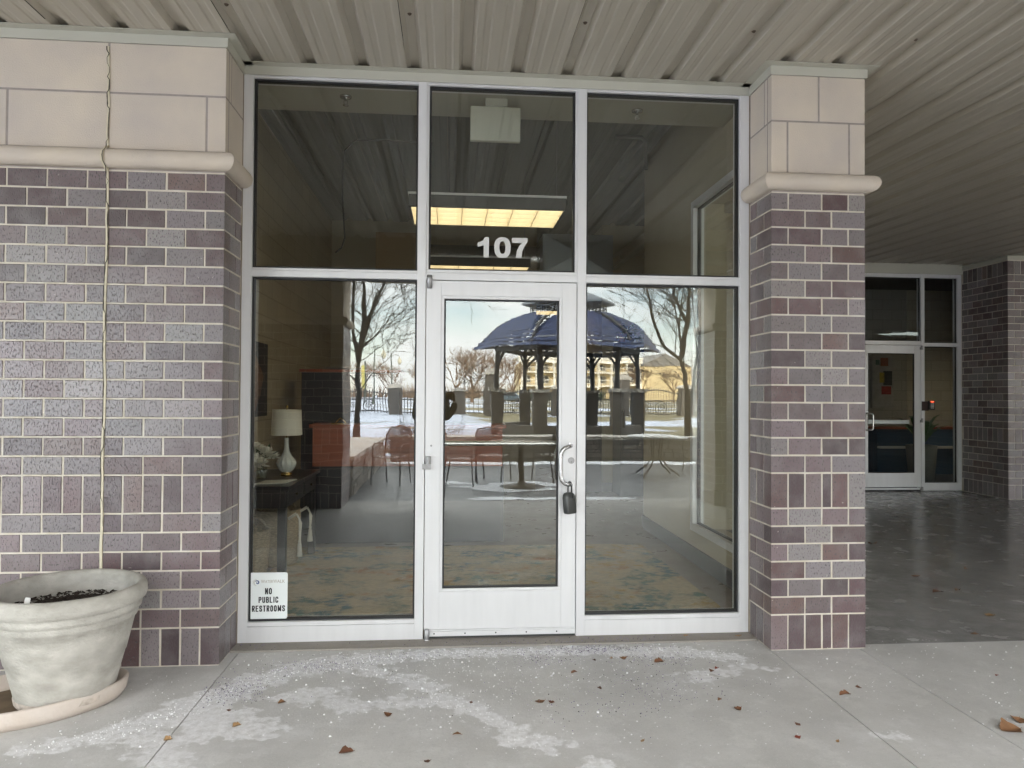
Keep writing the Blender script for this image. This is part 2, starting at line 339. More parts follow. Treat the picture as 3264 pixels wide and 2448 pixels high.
def floor_mat(name, base, dark, rough, stains=True, wet=False):
    m = bpy.data.materials.new(name); m.use_nodes = True; n = m.node_tree.nodes; l = m.node_tree.links.new; b = n['Principled BSDF']
    t = n.new('ShaderNodeTexCoord')
    def nz(s, d=6, rgh=.55, sc_=None):
        q = n.new('ShaderNodeTexNoise'); q.inputs['Scale'].default_value = s; q.inputs['Detail'].default_value = d; q.inputs['Roughness'].default_value = rgh
        if sc_:
            mp_ = n.new('ShaderNodeMapping'); mp_.inputs['Scale'].default_value = sc_; l(t.outputs['Object'], mp_.inputs[0]); l(mp_.outputs[0], q.inputs['Vector'])
        else: l(t.outputs['Object'], q.inputs['Vector'])
        return q.outputs['Fac']
    def rng(x, a, b_, c=0, d=1):
        q = n.new('ShaderNodeMapRange'); l(x, q.inputs[0]); q.inputs[1].default_value = a; q.inputs[2].default_value = b_; q.inputs[3].default_value = c; q.inputs[4].default_value = d; return q.outputs[0]
    def mix(f, a, b_, bt='MIX'):
        q = n.new('ShaderNodeMix'); q.data_type = 'RGBA'; q.blend_type = bt
        for i, s in ((0,f),(6,a),(7,b_)):
            if hasattr(s, 'links'): l(s, q.inputs[i])
            else: q.inputs[i].default_value = s if i == 0 else (*s,1)
        return q.outputs[2]
    c = mix(rng(nz(1.6,8,.6),.3,.7), base, dark)
    c = mix(rng(nz(14,8,.72),.50,.75,0,.55), c, tuple(x*.70 for x in base)); c = mix(rng(nz(5,9,.75),.52,.70,0,.45), c, tuple(min(.8,x*1.25) for x in base)); c = mix(rng(nz(55,5,.7),.56,.70,0,.5), c, tuple(x*.62 for x in base))
    if wet: c = mix(rng(nz(3.4,9,.74,(1,1.2,1)),.38,.62,0,.85), c, tuple(x*.48 for x in base)); c = mix(rng(nz(6.5,9,.75,(1,1.3,1)),.48,.78,0,.45), c, tuple(x*1.45 for x in base))
    c = mix(rng(nz(170,3),.60,.70,0,.35), c, tuple(min(.8,x*1.6) for x in base))
    c = mix(rng(nz(120,3),.66,.74,0,.5), c, tuple(x*.45 for x in base))
    if stains:
        a = n.new('ShaderNodeAttribute'); a.attribute_name = 'stain'
        s1 = n.new('ShaderNodeMath'); s1.operation = 'MULTIPLY_ADD'; l(nz(11,5,.55), s1.inputs[0]); s1.inputs[1].default_value = .34; l(a.outputs['Fac'], s1.inputs[2])
        f1 = rng(s1.outputs[0], .200, .170); f2 = rng(nz(28,8,.7),.36,.60,.25,1)
        mu = n.new('ShaderNodeMath'); mu.operation = 'MULTIPLY'; l(f1, mu.inputs[0]); l(f2, mu.inputs[1])
        c = mix(mu.outputs[0], c, (.76,.76,.775))
        # soft overall bloom of dried salt
        f3 = rng(a.outputs['Fac'], .35, .0, 0, .28); m4 = n.new('ShaderNodeMath'); m4.operation = 'MULTIPLY'; l(f3, m4.inputs[0]); l(rng(nz(5,6),.40,.62), m4.inputs[1])
        c = mix(m4.outputs[0], c, (.60,.60,.62))
    l(c, b.inputs['Base Color']); 
    rr = rng(nz(5,5),.3,.7,rough-.08,rough+.12); l(rr, b.inputs['Roughness']); b.inputs['Specular IOR Level'].default_value = .5
    bm = n.new('ShaderNodeBump'); bm.inputs['Strength'].default_value = .035 if wet else .25; bm.inputs['Distance'].default_value = .004; l(nz(90,6), bm.inputs['Height']); l(bm.outputs[0], b.inputs['Normal'])
    return m
conc = floor_mat('sidewalk_concrete', (.55,.545,.53), (.40,.395,.38), .60)
conc_plain = floor_mat('patio_concrete', (.27,.265,.26), (.19,.19,.185), .5, stains=False)
conc_wet = floor_mat('polished_concrete', (.36,.355,.345), (.25,.245,.24), .20, stains=False, wet=True)
ledge_m = floor_mat('threshold_concrete', (.27,.245,.215), (.21,.19,.17), .7, stains=False)

def sheet(name, x0, x1, y0, y1, z, m, label, cat='paving'):
    q = MB(); q.box(x0,x1,y0,y1,z-.02,z); return tag(q.build(name, m, loc=((x0+x1)/2,(y0+y1)/2,z)), label, cat, kind='structure')
# sidewalk as slabs between tooled joints (4 mm grooves), fine grid so that stains keep their outline
cuts = [-4.2,-1.172,1.843,2.376,5.2]
vs, fs, st = [], [], []
for x0, x1 in zip(cuts[:-1], cuts[1:]):
    xs = np.arange(x0+.0025, x1-.0025, .016); xs = np.append(xs, x1-.0025)
    for (ya, yb) in ((-2.6,-.135 if x1 < 2.38 else -.238),):
        ys = np.arange(ya, yb, .016); ys = np.append(ys, yb)
        GX, GY = np.meshgrid(xs, ys); b = len(vs)
        S = np.minimum.reduce([seg_d(GX,GY,BAND,BANDW), seg_d(GX,GY,BR,BRW), seg_d(GX,GY,SIDE,SIDEW), seg_d(GX,GY,LOBE,LOBEW), seg_d(GX,GY,LOB2,LOB2W)]+[np.hypot((GX-a)/1.7,GY-bb)-r for a,bb,r in BLOBS])
        vs += [(x,y,0) for x, y in zip(GX.ravel().tolist(), GY.ravel().tolist())]; st += S.ravel().tolist(); nx = len(xs)
        fs += [(b+j*nx+i,b+j*nx+i+1,b+(j+1)*nx+i+1,b+(j+1)*nx+i) for j in range(len(ys)-1) for i in range(nx-1)]
        # groove sides
        for xe in (xs[0], xs[-1]):
            b2 = len(vs); vs += [(xe,ya,0),(xe,yb,0),(xe,yb,-.012),(xe,ya,-.012)]; st += [1.]*4; fs.append((b2,b2+1,b2+2,b2+3))
me = bpy.data.meshes.new('sidewalk'); me.from_pydata(vs, [], fs); at = me.attributes.new('stain','FLOAT','POINT'); at.data.foreach_set('value', st); me.materials.append(conc); me.update()
o = bpy.data.objects.new('sidewalk', me); COL.objects.link(o); tag(o, 'light grey concrete sidewalk with white salt stains before the door', 'sidewalk', kind='structure')
sheet('sidewalk_base', -12, 14, -5.6, -.2, -.012, mat('joint_dirt', (.10,.095,.085), .9, noise=.3, nscale=30), 'dark joints between the sidewalk slabs', 'sidewalk')
sheet('porch_floor', -12, 14, -5.6, -2.602, .0, conc_plain, 'concrete porch floor behind the viewer')
sheet('porch_floor', -12, -4.202, -2.6, -.2, .0, conc_plain, 'concrete porch floor along the left wall')
sheet('breezeway_floor', 2.3, 12.5, -.236, 6.45, -.002, conc_wet, 'dark shiny polished concrete floor of the breezeway', 'floor')
sheet('porch_floor', 5.202, 14, -2.6, -.24, .0, conc_plain, 'concrete porch floor towards the right')
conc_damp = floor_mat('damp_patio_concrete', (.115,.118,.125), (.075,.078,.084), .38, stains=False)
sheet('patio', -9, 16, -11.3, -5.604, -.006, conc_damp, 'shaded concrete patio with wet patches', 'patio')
q = MB(); q.prism([(-.137,-.01),(-.128,.008),(.12,.010),(.12,-.01)], 'x', -1.222, 1.8435); tag(q.build('threshold_slab', ledge_m, loc=(.3,0,0)), 'narrow concrete ledge under the storefront sill', 'threshold', kind='structure')

# ------------------------------------------------------------------ left brick pier
PX, PY = -1.222, -.32
root = thing('brick_pier', (-2.5,PY,0), 'wide purple brick wall pier with cracked sealant joint behind the flower pot', 'brick pier')
mb = MB(); SJ = .6096
fr = ((PX,PY),(-1,0),(0,-1))
endA = 3.7
A = [C_,C_+BL,C_+2*BL,SJ-.002,]; B_ = [BL,2*BL,SJ]
fa = [C_,C_+BL,SJ-C_,SJ] ; fa = [C_,C_+BL,C_+2*BL,SJ]
fa = fa + [SJ+.1016] + [SJ+C_+BL*i for i in range(1,16)]
fb = [BL,2*BL,SJ] + [SJ+BL*i for i in range(1,16)]
fs_ = [C_*i for i in range(1,37)]
# leave the sealant gap at SJ
face(mb, fr, fa, fb, fs_)
corner(mb, PX, PY, -1, 1)
fr2 = ((PX,PY),(0,1),(1,0)); face(mb, fr2, [BL,.318], [C_,C_+BL,.318], [C_,2*C_,.318])
mb.build('brickwork', brickm, root)
mb = MB(); mb.box(-4.9,PX-.003,PY+.0035,.12,-.02,ZB+.004); mb.build('mortar', mortar, root)
mb = MB()
def block(a0,a1,z0,z1,frm,g=.005):
    (ox,oy),(ux,uy),(nx,ny) = frm
    xa, ya = ox+ux*(a0+g), oy+uy*(a0+g); xb, yb = ox+ux*(a1-g)-nx*.05, oy+uy*(a1-g)-ny*.05
    mb.box(min(xa,xb),max(xa,xb),min(ya,yb),max(ya,yb),z0+g,z1-g)
for a0,a1 in ((-.005,.10),(.10,SJ),(SJ,1.12),(1.12,1.75),(1.75,2.6),(2.6,3.6)): block(a0,a1,ZST,ZS2,fr)
for a0,a1 in ((-.005,SJ),(SJ,1.26),(1.26,2.0),(2.0,2.9),(2.9,3.6)): block(a0,a1,ZS2,ZS3,fr)
for a0,a1,z0,z1 in ((.056,.325,ZST,ZS2),(.056,.10,ZS2,ZS3),(.10,.325,ZS2,ZS3)): block(a0,a1,z0,z1,fr2)
mb.build('stone_cap', stone, root, bevel=.003)
mb = MB(); mb.box(-4.9,PX-.0015,PY+.0018,.12,ZB+.004,SOF+.02); mb.build('stone_mortar', stone_joint, root)
bullnose(root, [(-4.9,PY),(PX,PY),(PX,-.012)])
mb = MB(); trim(mb, [(-4.9,PY),(PX,PY),(PX,.0)]); mb.build('metal_trim', trim_m, root)
# sealant
mb = MB(); cr = MB(); z = 0.0; xs_ = PX-SJ; zz = []; off = 0
rs = random.Random(3)
while z < 3.325:
    zz.append((z, off)); z += rs.uniform(.05,.11); off = .6*off+rs.uniform(-.0035,.0035)
zz.append((3.325,off))
def bulge(z):  # follows the bullnose
    zc = (ZBN+ZST)/2; r = .05; return (math.sqrt(max(0,r*r-(z-zc)**2))+.018 if abs(z-zc) < r else .0)
zf = []
for (za,oa),(zb,ob) in zip(zz[:-1],zz[1:]):
    for i in range(4):
        t = i/4; zf.append((za+(zb-za)*t, oa+(ob-oa)*t))
pr0 = None
for (za,oa),(zb,ob) in zip(zf[:-1],zf[1:]):
    ya, yb = PY-.0045-bulge(za), PY-.0045-bulge(zb); wv = .0066
    mb.add([(xs_+oa-wv,ya,za),(xs_+oa+wv,ya,za),(xs_+ob+wv,yb,zb),(xs_+ob-wv,yb,zb),(xs_+oa-wv,ya+.03,za),(xs_+oa+wv,ya+.03,za),(xs_+ob+wv,yb+.03,zb),(xs_+ob-wv,yb+.03,zb)],
           [(0,1,2,3),(4,0,3,7),(1,5,6,2)])
cz_ = [(z,o) for z,o in zf if z > .74]; side_ = 1; cvs = []
for i,(z_,o_) in enumerate(cz_):
    if rs.random() < .16: side_ = -side_
    sm_ = side_*.0055; wv = rs.uniform(.0010,.0034) if z_ > 1.0 else rs.uniform(.0006,.0016); y_ = PY-.0056-bulge(z_); cvs += [(xs_+o_+sm_-wv,y_,z_),(xs_+o_+sm_+wv,y_,z_)]
cr.add(cvs, [(2*i,2*i+1,2*i+3,2*i+2) for i in range(len(cz_)-1)])
e = mb.build('sealant_joint', cream, root); cr.build('sealant_crack', crackm, e, loc=(0,0,0), world=False).location = Vector((0,0,0))-Vector(root.location)

# ------------------------------------------------------------------ right brick column
CX0, CX1, CY = 1.8435, 2.4108, -.302
root = thing('brick_column', (2.127,CY,0), 'square purple brick column with cream stone top between storefront and breezeway', 'brick column')
mb = MB(); wd = CX1-CX0
fr = ((CX0,CY),(1,0),(0,-1))
face(mb, fr, [C_,C_+BL,wd-C_], [BL,wd-BL], [C_,2*C_,3*C_,wd-2*C_,wd-C_])
corner(mb, CX0, CY, 1, 1)
# right corner mirrored
for t,k,h in ROWS:
    la, lb = {'A':(C_,BL),'B':(BL,C_),'S':(C_,C_)}[t]
    mb.box(CX1-la+J/2, CX1, CY, CY+lb-J/2, k*C_+J/2, (k+h)*C_-J/2, col=tint())
fr2 = ((CX0,CY),(0,1),(-1,0)); face(mb, fr2, [BL,.298], [C_,C_+BL,.298], [C_,2*C_,.298])
fr3 = ((CX1,CY),(0,1),(1,0)); face(mb, fr3, [BL]+[BL+BL*i for i in range(1,4)], [C_]+[C_+BL*i for i in range(1,4)], [C_*i for i in range(1,9)])
mb.build('brickwork', brickm, root)
mb = MB(); mb.box(CX0+.003,CX1-.003,CY+.0035,.112,-.02,ZB+.004); mb.box(2.14,CX1-.003,.112,.45,-.02,ZB+.004); mb.build('mortar', mortar, root)
mb = MB()
for a0,a1 in ((-.005,.097),(.097,.471),(.471,wd+.005)): block(a0,a1,ZST,ZS2,fr)
for a0,a1 in ((-.005,.286),(.286,wd+.005)): block(a0,a1,ZS2,ZS3,fr)
for a0,a1,z0,z1 in ((.056,.30,ZST,ZS2),(.056,.10,ZS2,ZS3),(.10,.30,ZS2,ZS3)): block(a0,a1,z0,z1,fr2)
for a0,a1,z0,z1 in ((.056,.5,ZST,ZS2),(.5,1.0,ZST,ZS2),(.056,1.0,ZS2,ZS3)): block(a0,a1,z0,z1,fr3)
mb.build('stone_cap', stone, root, bevel=.003)
mb = MB(); mb.box(CX0+.0015,CX1-.0015,CY+.0018,.112,ZB+.004,SOF+.02); mb.box(2.14,CX1-.0015,.112,.45,ZB+.004,SOF+.02); mb.build('stone_mortar', stone_joint, root)
bullnose(root, [(CX0,-.012),(CX0,CY),(CX1,CY),(CX1,.45)])
mb = MB(); trim(mb, [(CX0,.0),(CX0,CY),(CX1,CY),(CX1,6.3)]); mb.build('metal_trim', trim_m, root)
# ------------------------------------------------------------------ storefront frame
root = thing('storefront', (.3,0,0), 'silver aluminium storefront with glass door numbered 107 and tall side windows', 'storefront')
JL,JLi,M1L,M1R,M2L,M2R,JRi,JR = -1.2185,-1.164,-.202,-.1505,.7634,.8171,1.7804,1.838
ZT,TT,TB,ST = 3.312,2.194,2.141,.1255
def member(nm, x0,x1,z0,z1,y0=0,y1=.112): q = MB(); q.box(x0,x1,y0,y1,z0,z1); return q.build(nm, alu, root, bevel=.0018)
member('jamb',JL,JLi,.006,3.378); member('jamb',JRi,JR,.006,3.378)
member('mullion',M1L,M1R,.008,3.378,-.002); member('mullion',M2L,M2R,.008,3.378,-.002)
for a,b in ((JLi,M1L),(M1R,M2L),(M2R,JRi)): member('head_rail',a,b,ZT,3.378,.003)
for a,b in ((JLi,M1L),(M2R,JRi)):
    member('transom_bar',a,b,TB,TT-.016,.002); member('transom_stop',a,b,TT-.015,TT,.006)
    member('sill',a,b,.006,.100,-.001); member('sill_stop',a,b,.101,ST,.004)
member('transom_bar',M1R,M2L,2.141,2.184,-.001); member('transom_stop',M1R,M2L,2.185,2.203,.005)
# glazing beads beside the upper door pane
member('glazing_bead',M1R,M1R+.014,2.204,ZT,.006,.03); member('glazing_bead',M2L-.014,M2L,2.204,ZT,.006,.03)
def pane(x0,x1,z0,z1,par=None,m=glass,g=.011,y=.034):
    par = par or root
    q = MB()
    q.box(x0,x0+g,y-.010,y+.03,z0,z1); q.box(x1-g,x1,y-.010,y+.03,z0,z1); q.box(x0+g,x1-g,y-.010,y+.03,z0,z0+g); q.box(x0+g,x1-g,y-.010,y+.03,z1-g,z1)
    w_ = Vector(root.location)
    k = MB(); k.box(x0+g*.6,x1-g*.6,y,y+.007,z0+g*.6,z1-g*.6)
    p = k.build('glass_pane', m, root if par is root else None)
    gk = q.build('gasket', gasket, root if par is root else None)
    if par is not root:
        for ob in (p, gk): ob.parent = par; ob.location = Vector((0,0,0)); ob.matrix_parent_inverse = Matrix.Translation(-w_-Vector(par.location))
    return p
pane(JLi,M1L,TT,ZT); pane(M1R+.014,M2L-.014,2.203,ZT); pane(M2R,JRi,TT,ZT)
pane(JLi,M1L,ST,TB); pane(M2R,JRi,ST,TB)
# caulk along jambs and sill
for bb in ((-1.222,JL,.004,.03,.004,3.36),(JR,1.8435,.004,.03,.004,3.36),(JL,M1L,.010,.03,.001,.007),(M2R,JR,.010,.03,.001,.007)): q = MB(); q.box(*bb); q.build('caulk_bead', caulk, root)
mb = MB(); trim(mb, [(-1.222,0),(1.8435,0)]); mb.build('metal_trim', trim_m, root)
# unit number: three heavy digits applied to the glass
def ring(cx, cz, rx, rz, ix, iz, n=40):
    o = [(cx+rx*math.copysign(abs(math.cos(t))**.8,math.cos(t)), cz+rz*math.copysign(abs(math.sin(t))**.8,math.sin(t))) for t in [2*math.pi*i/n for i in range(n)]]
    i_ = [(cx+ix*math.copysign(abs(math.cos(t))**.8,math.cos(t)), cz+iz*math.copysign(abs(math.sin(t))**.8,math.sin(t))) for t in [2*math.pi*i/n for i in range(n)]]
    return o, i_
numM = mat('white_vinyl', (.60,.60,.58), .5)
q = MB(); z0, z1 = 2.289, 2.411; yv = .0325
def fl(poly): q.add([(a,yv,b) for a,b in poly]+[(a,yv+.0007,b) for a,b in poly], [tuple(range(len(poly)))]+[(i,(i+1)%len(poly),len(poly)+(i+1)%len(poly),len(poly)+i) for i in range(len(poly))])
x = .158
fl([(x+.036,z0),(x+.068,z0),(x+.068,z1),(x+.042,z1),(x+.030,z1-.022),(x,z1-.034),(x,z1-.060),(x+.036,z1-.050)])
o_, i_ = ring(.308,(z0+z1)/2,.050,.0625,.018,.038); n_ = len(o_)
q.add([(a,yv,b) for a,b in o_+i_], [(i,(i+1)%n_,n_+(i+1)%n_,n_+i) for i in range(n_)])
x = .366
fl([(x,z1),(x+.095,z1),(x+.095,z1-.022),(x+.078,z1-.046),(x+.064,z1-.080),(x+.058,z0),(x+.024,z0),(x+.030,z1-.078),(x+.044,z1-.050),(x+.060,z1-.031),(x,z1-.031)])
q.build('unit_number', numM, root)
# door ---------------------------------------------------------------
dx0, dx1, dz0, dz1 = M1R+.004, M2L-.004, .062, 2.137
gx0, gx1, gz0, gz1 = -.040, .655, .302, 2.030
q = MB(); y0, y1 = .0015, .046; b_ = .017
q.box(dx0,gx0-b_,y0,y1,dz0,dz1); q.box(gx1+b_,dx1,y0,y1,dz0,dz1)
q.box(gx0-b_,gx1+b_,y0+.0008,y1,gz1+b_,dz1); q.box(gx0-b_,gx1+b_,y0+.0008,y1,dz0,gz0-b_)
door = q.build('door', alu, root, bevel=.0015)
def dpart(nm, m_, mb_, bevel=0):
    ob = mb_.build(nm, m_, None, bevel=bevel); ob.parent = door; ob.matrix_parent_inverse = Matrix.Translation(-Vector(root.location)); return ob
q = MB()
for a,b,c,d in ((gx0-b_,gx0,gz0-b_,gz1+b_),(gx1,gx1+b_,gz0-b_,gz1+b_),(gx0,gx1,gz1,gz1+b_),(gx0,gx1,gz0-b_,gz0)): q.box(a,b,.005,.04,c,d)
dpart('glazing_bead', alu, q, .002)
g = .010; q = MB(); x0,x1,z0,z1,y = gx0,gx1,gz0,gz1,.022
q.box(x0,x0+g,y-.006,y+.02,z0,z1); q.box(x1-g,x1,y-.006,y+.02,z0,z1); q.box(x0+g,x1-g,y-.006,y+.02,z0,z0+g); q.box(x0+g,x1-g,y-.006,y+.02,z1-g,z1); dpart('gasket', gasket, q)
q = MB(); q.box(x0+.006,x1-.006,y,y+.007,z0+.006,z1-.006); dpart('glass_pane', glass, q)
pts = [(.724,.002,1.154),(.724,-.03,1.154)]
pts += [(.724-.034*(1-math.cos(t))*2*.5, -.03-.034*math.sin(t), 1.154) for t in [R_(a) for a in (30,60,90)]]
pts = [(.724,.002,1.153),(.722,-.028,1.153),(.712,-.050,1.152),(.696,-.062,1.149),(.680,-.066,1.141),(.667,-.067,1.128),(.660,-.067,1.112),(.658,-.067,1.09),(.658,-.067,.985),(.660,-.067,.963),(.667,-.067,.947),(.680,-.066,.934),(.696,-.062,.926),(.712,-.050,.923),(.722,-.028,.922),(.724,.002,.922)]
q = MB(); q.tube(pts, .0125, 14); q.tube([(.724,.002,1.153),(.724,-.004,1.153)],.017,14); q.tube([(.724,.002,.922),(.724,-.004,.922)],.017,14); dpart('pull_handle', steel, q)
q = MB(); q.tube([(gx0-.03,.085,1.160),(gx1+.03,.085,1.160)], .016, 14); q.tube([(gx0-.02,.046,1.160),(gx0-.02,.085,1.16)],.012,10); q.tube([(gx1+.02,.046,1.160),(gx1+.02,.085,1.16)],.012,10); dpart('push_bar', steel, q)
q = MB(); q.tube([(.731,.002,1.063),(.731,-.006,1.063)], .0195, 22); dpart('lock_cylinder', alu_dark, q)
q = MB(); q.tube([(.731,-.0055,1.057),(.731,-.0075,1.057)], .009, 16); dpart('lock_core', alu_dark, q)
q = MB(); q.box(.7298,.7322,-.0082,-.007,1.050,1.060); dpart('keyhole', crackm, q)
q = MB(); q.tube([(-.111,.002,1.152),(-.111,-.003,1.152)], .006, 12); dpart('screw_head', alu_dark, q)
for zc, hh in ((2.133,.052),(1.055,.05),(.036,.05)):
    q = MB(); xx = -.128
    if zc > 2: q.tube([(xx,-.012,zc-.045),(xx,-.012,zc-.042),(xx,-.012,zc+.012),(xx,-.012,zc+.014)],[.012,.0155,.0165,.0165],14); q.tube([(xx,-.012,zc+.017),(xx,-.012,zc+.03),(xx,-.012,zc+.034)],[.0165,.0165,.013],14)
    elif zc > 1: q.tube([(xx,-.012,zc-.01),(xx,-.012,zc+.034)],.0155,14); q.box(xx-.034,xx+.016,-.022,.0,zc-.042,zc-.011)
    else: q.tube([(xx,-.012,.012),(xx,-.012,.066),(xx,-.012,.070)],[.016,.016,.013],14); q.tube([(xx,-.012,.008),(xx,-.012,.014)],[.021,.019],14)
    dpart('pivot_hinge', alu_dark, q)
q = MB(); q.box(dx0+.03,dx1,-.004,.012,.024,.052); q.box(dx0+.03,dx1,-.001,.012,.053,.061); dpart('door_sweep', alu, q, .0012)
for i in range(5):
    q = MB(); xx = -.085+i*.183; q.tube([(xx,-.003,.040),(xx,-.0055,.040)],.0045,8); dpart('sweep_screw', gasket, q)
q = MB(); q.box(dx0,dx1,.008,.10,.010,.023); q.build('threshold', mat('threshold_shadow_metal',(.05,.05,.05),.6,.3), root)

# lockbox hanging on the handle
root_lb = thing('key_lockbox', (.715,-.05,.752), 'dark grey key lockbox with black shackle hanging from the door handle', 'lockbox')
q = MB(); secs = []
def rr(cx, cy, hx, hy, r, n=5):
    o = []
    for sx, sy, a0 in ((1,1,0),(-1,1,90),(-1,-1,180),(1,-1,270)):
        for i in range(n+1):
            t = R_(a0+90*i/n); o.append((cx+sx*(hx-r)+r*math.cos(t), cy+sy*(hy-r)+r*math.sin(t)))
    return o
prof = [(.000,.0355,.019,.008),(.006,.0385,.0215,.010),(.05,.040,.023,.012),(.095,.040,.0225,.013),(.112,.036,.0205,.013),(.121,.028,.017,.012),(.125,.016,.011,.008)]
n_ = 24; vsx = []
for z, hx, hy, r in prof:
    lean = -.010*(z/.125)
    for (a,b) in rr(0,0,hx,hy,r):
        c, s_ = math.cos(R_(38)), math.sin(R_(38)); vsx.append((.716+lean+a*c-b*s_, -.060+a*s_+b*c, .754+z))
k = len(vsx)//len(prof)
q.add(vsx, [(i*k+j,i*k+(j+1)%k,(i+1)*k+(j+1)%k,(i+1)*k+j) for i in range(len(prof)-1) for j in range(k)], True); q.add(vsx[:k],[tuple(range(k))[::-1]]); q.add(vsx[-k:],[tuple(range(k))])
q.build('lockbox_body', mat('grey_lockbox_shell',(.075,.078,.076),.35,.3,noise=.1,nscale=30), root_lb)
q = MB(); c, s_ = math.cos(R_(38)), math.sin(R_(38))
def lb(a,b,z): return (.712+a*c-b*s_, -.060+a*s_+b*c, .754+z)
q.tube([lb(.012,-.0245,.10),lb(.012,-.0275,.10)], .010, 14); q.build('release_button', mat('grey_button',(.10,.105,.10),.3,.3), root_lb)
q = MB(); q.tube([(.702,-.062,.868),(.702,-.062,.905),(.704,-.060,.930),(.712,-.053,.943),(.722,-.045,.936),(.727,-.042,.91),(.727,-.042,.868)], .0045, 10); q.build('shackle', black_satin, root_lb)

# sign inside the lower left pane
ds = thing('restroom_sign', (-1.052,.031,.133), 'white rounded sign reading NO PUBLIC RESTROOMS in the lower corner of the left window', 'sign')
def rrect(x0,x1,z0,z1,r,n=6):
    o = []
    for cx,cz,a0 in ((x1-r,z1-r,0),(x0+r,z1-r,90),(x0+r,z0+r,180),(x1-r,z0+r,270)):
        for i in range(n+1): t = R_(a0+90*i/n); o.append((cx+r*math.cos(t),cz+r*math.sin(t)))
    return o
q = MB(); q.prism(rrect(-1.160,-.943,.137,.407,.012),'y',.0295,.0325); q.build('sign_board', mat('sign_white',(.76,.80,.79),.45), ds)
DG = bpy.context.evaluated_depsgraph_get
def text(name, body, x0,x1,z0,z1,y,m,parent,bold=0,ext=.0002,shear=0):
    cu = bpy.data.curves.new(name,'FONT'); cu.body = body; cu.size = 1; cu.offset = bold; cu.extrude = 0; cu.shear = shear
    to = bpy.data.objects.new('tmp_text', cu); COL.objects.link(to); bpy.context.view_layer.update()
    me = bpy.data.meshes.new_from_object(to.evaluated_get(DG())); bpy.data.objects.remove(to); bpy.data.curves.remove(cu)
    xs_ = [v.co.x for v in me.vertices]; ys_ = [v.co.y for v in me.vertices]; a,b,c_,d = min(xs_),max(xs_),min(ys_),max(ys_)
    L0 = parent.location
    for v in me.vertices:
        v.co = (x0+(v.co.x-a)/(b-a)*(x1-x0)-L0.x, y-L0.y, z0+(v.co.y-c_)/(d-c_)*(z1-z0)-L0.z)
    me.name = name; me.materials.clear(); me.materials.append(m); o = bpy.data.objects.new(name, me); COL.objects.link(o); o.parent = parent; return o
ink = mat('sign_black_ink', (.012,.014,.018), .5); gold = mat('sign_gold_ink',(.36,.31,.24),.5); blue = mat('sign_blue_ink',(.02,.05,.20),.5)
def sx(px): return -1.160+(px-122)/1010*.217
def sz(py): return .407-(py-190)/1235*.270
yt = .0292
GLY = {'N':[[(0,0),(0,1)],[(0,1),(1,0)],[(1,0),(1,1)]],'O':[[(.5,1),(.12,.93),(0,.75),(0,.25),(.12,.07),(.5,0),(.88,.07),(1,.25),(1,.75),(.88,.93),(.5,1)]],
 'P':[[(0,0),(0,1)],[(0,1),(.7,1),(1,.88),(1,.60),(.7,.48),(0,.48)]],'U':[[(0,1),(0,.22),(.2,.03),(.5,0),(.8,.03),(1,.22),(1,1)]],
 'B':[[(0,0),(0,1)],[(0,1),(.7,1),(.95,.90),(.95,.65),(.7,.54),(0,.54)],[(.7,.54),(1,.42),(1,.12),(.75,0),(0,0)]],'L':[[(0,1),(0,0)],[(0,0),(1,0)]],'I':[[(.5,0),(.5,1)]],
 'C':[[(1,.72),(.97,.88),(.75,1),(.25,1),(0,.82),(0,.18),(.25,0),(.75,0),(.97,.12),(1,.28)]],'R':[[(0,0),(0,1)],[(0,1),(.7,1),(1,.88),(1,.62),(.7,.5),(0,.5)],[(.55,.5),(1,0)]],
 'E':[[(1,1),(0,1)],[(0,1),(0,0)],[(0,0),(1,0)],[(0,.52),(.85,.52)]],'S':[[(1,.76),(.9,.95),(.5,1),(.1,.95),(0,.76),(.12,.60),(.85,.42),(1,.24),(.9,.05),(.5,0),(.1,.05),(0,.24)]],
 'T':[[(0,1),(1,1)],[(.5,1),(.5,0)]],'M':[[(0,0),(0,1)],[(0,1),(.5,.15)],[(.5,.15),(1,1)],[(1,1),(1,0)]]}
def block_text(word, x0, x1, z0, z1):
    n = len(word); wts = [.55 if c == 'I' else (1.25 if c == 'M' else 1) for c in word]; tot = sum(wts); st = (z1-z0)*.19; q = MB(); x = x0
    for c, wt_ in zip(word, wts):
        cell = (x1-x0)*wt_/tot; a = x+cell*.10+st*.5; w_ = cell*.80-st
        if c == 'I': a = x+cell*.5; w_ = 0
        for pl_ in GLY[c]:
            for k in range(len(pl_)-1):
                p, r = pl_[k], pl_[k+1]; P0 = Vector((a+p[0]*w_, z0+st*.4+p[1]*(z1-z0-st*.8))); P1 = Vector((a+r[0]*w_, z0+st*.4+r[1]*(z1-z0-st*.8))); d = P1-P0
                if d.length < 1e-6: continue
                d.normalize(); nn = Vector((-d.y,d.x))*st*(.5 if abs(d.y) > .4 else .40); e = d*st*.38
                y_ = yt-.00002*(k%7); vs = [P0-e-nn,P1+e-nn,P1+e+nn,P0-e+nn]; q.add([(v.x,y_,v.y) for v in vs],[(0,1,2,3)])
        x += cell
    q.build('sign_text', ink, ds)
block_text('NO',sx(522),sx(727),sz(770),sz(605)); block_text('PUBLIC',sx(354),sx(898),sz(998),sz(838)); block_text('RESTROOMS',sx(180),sx(1080),sz(1232),sz(1068))
text('sign_text','W',sx(425),sx(528),sz(470),sz(382),yt,gold,ds); text('sign_text','ATER',sx(530),sx(745),sz(468),sz(392),yt,gold,ds); text('sign_text','W',sx(748),sx(850),sz(470),sz(380),yt,gold,ds); text('sign_text','ALK',sx(850),sx(1060),sz(468),sz(385),yt,gold,ds)
q = MB(); cxp, cyp = 328, 455
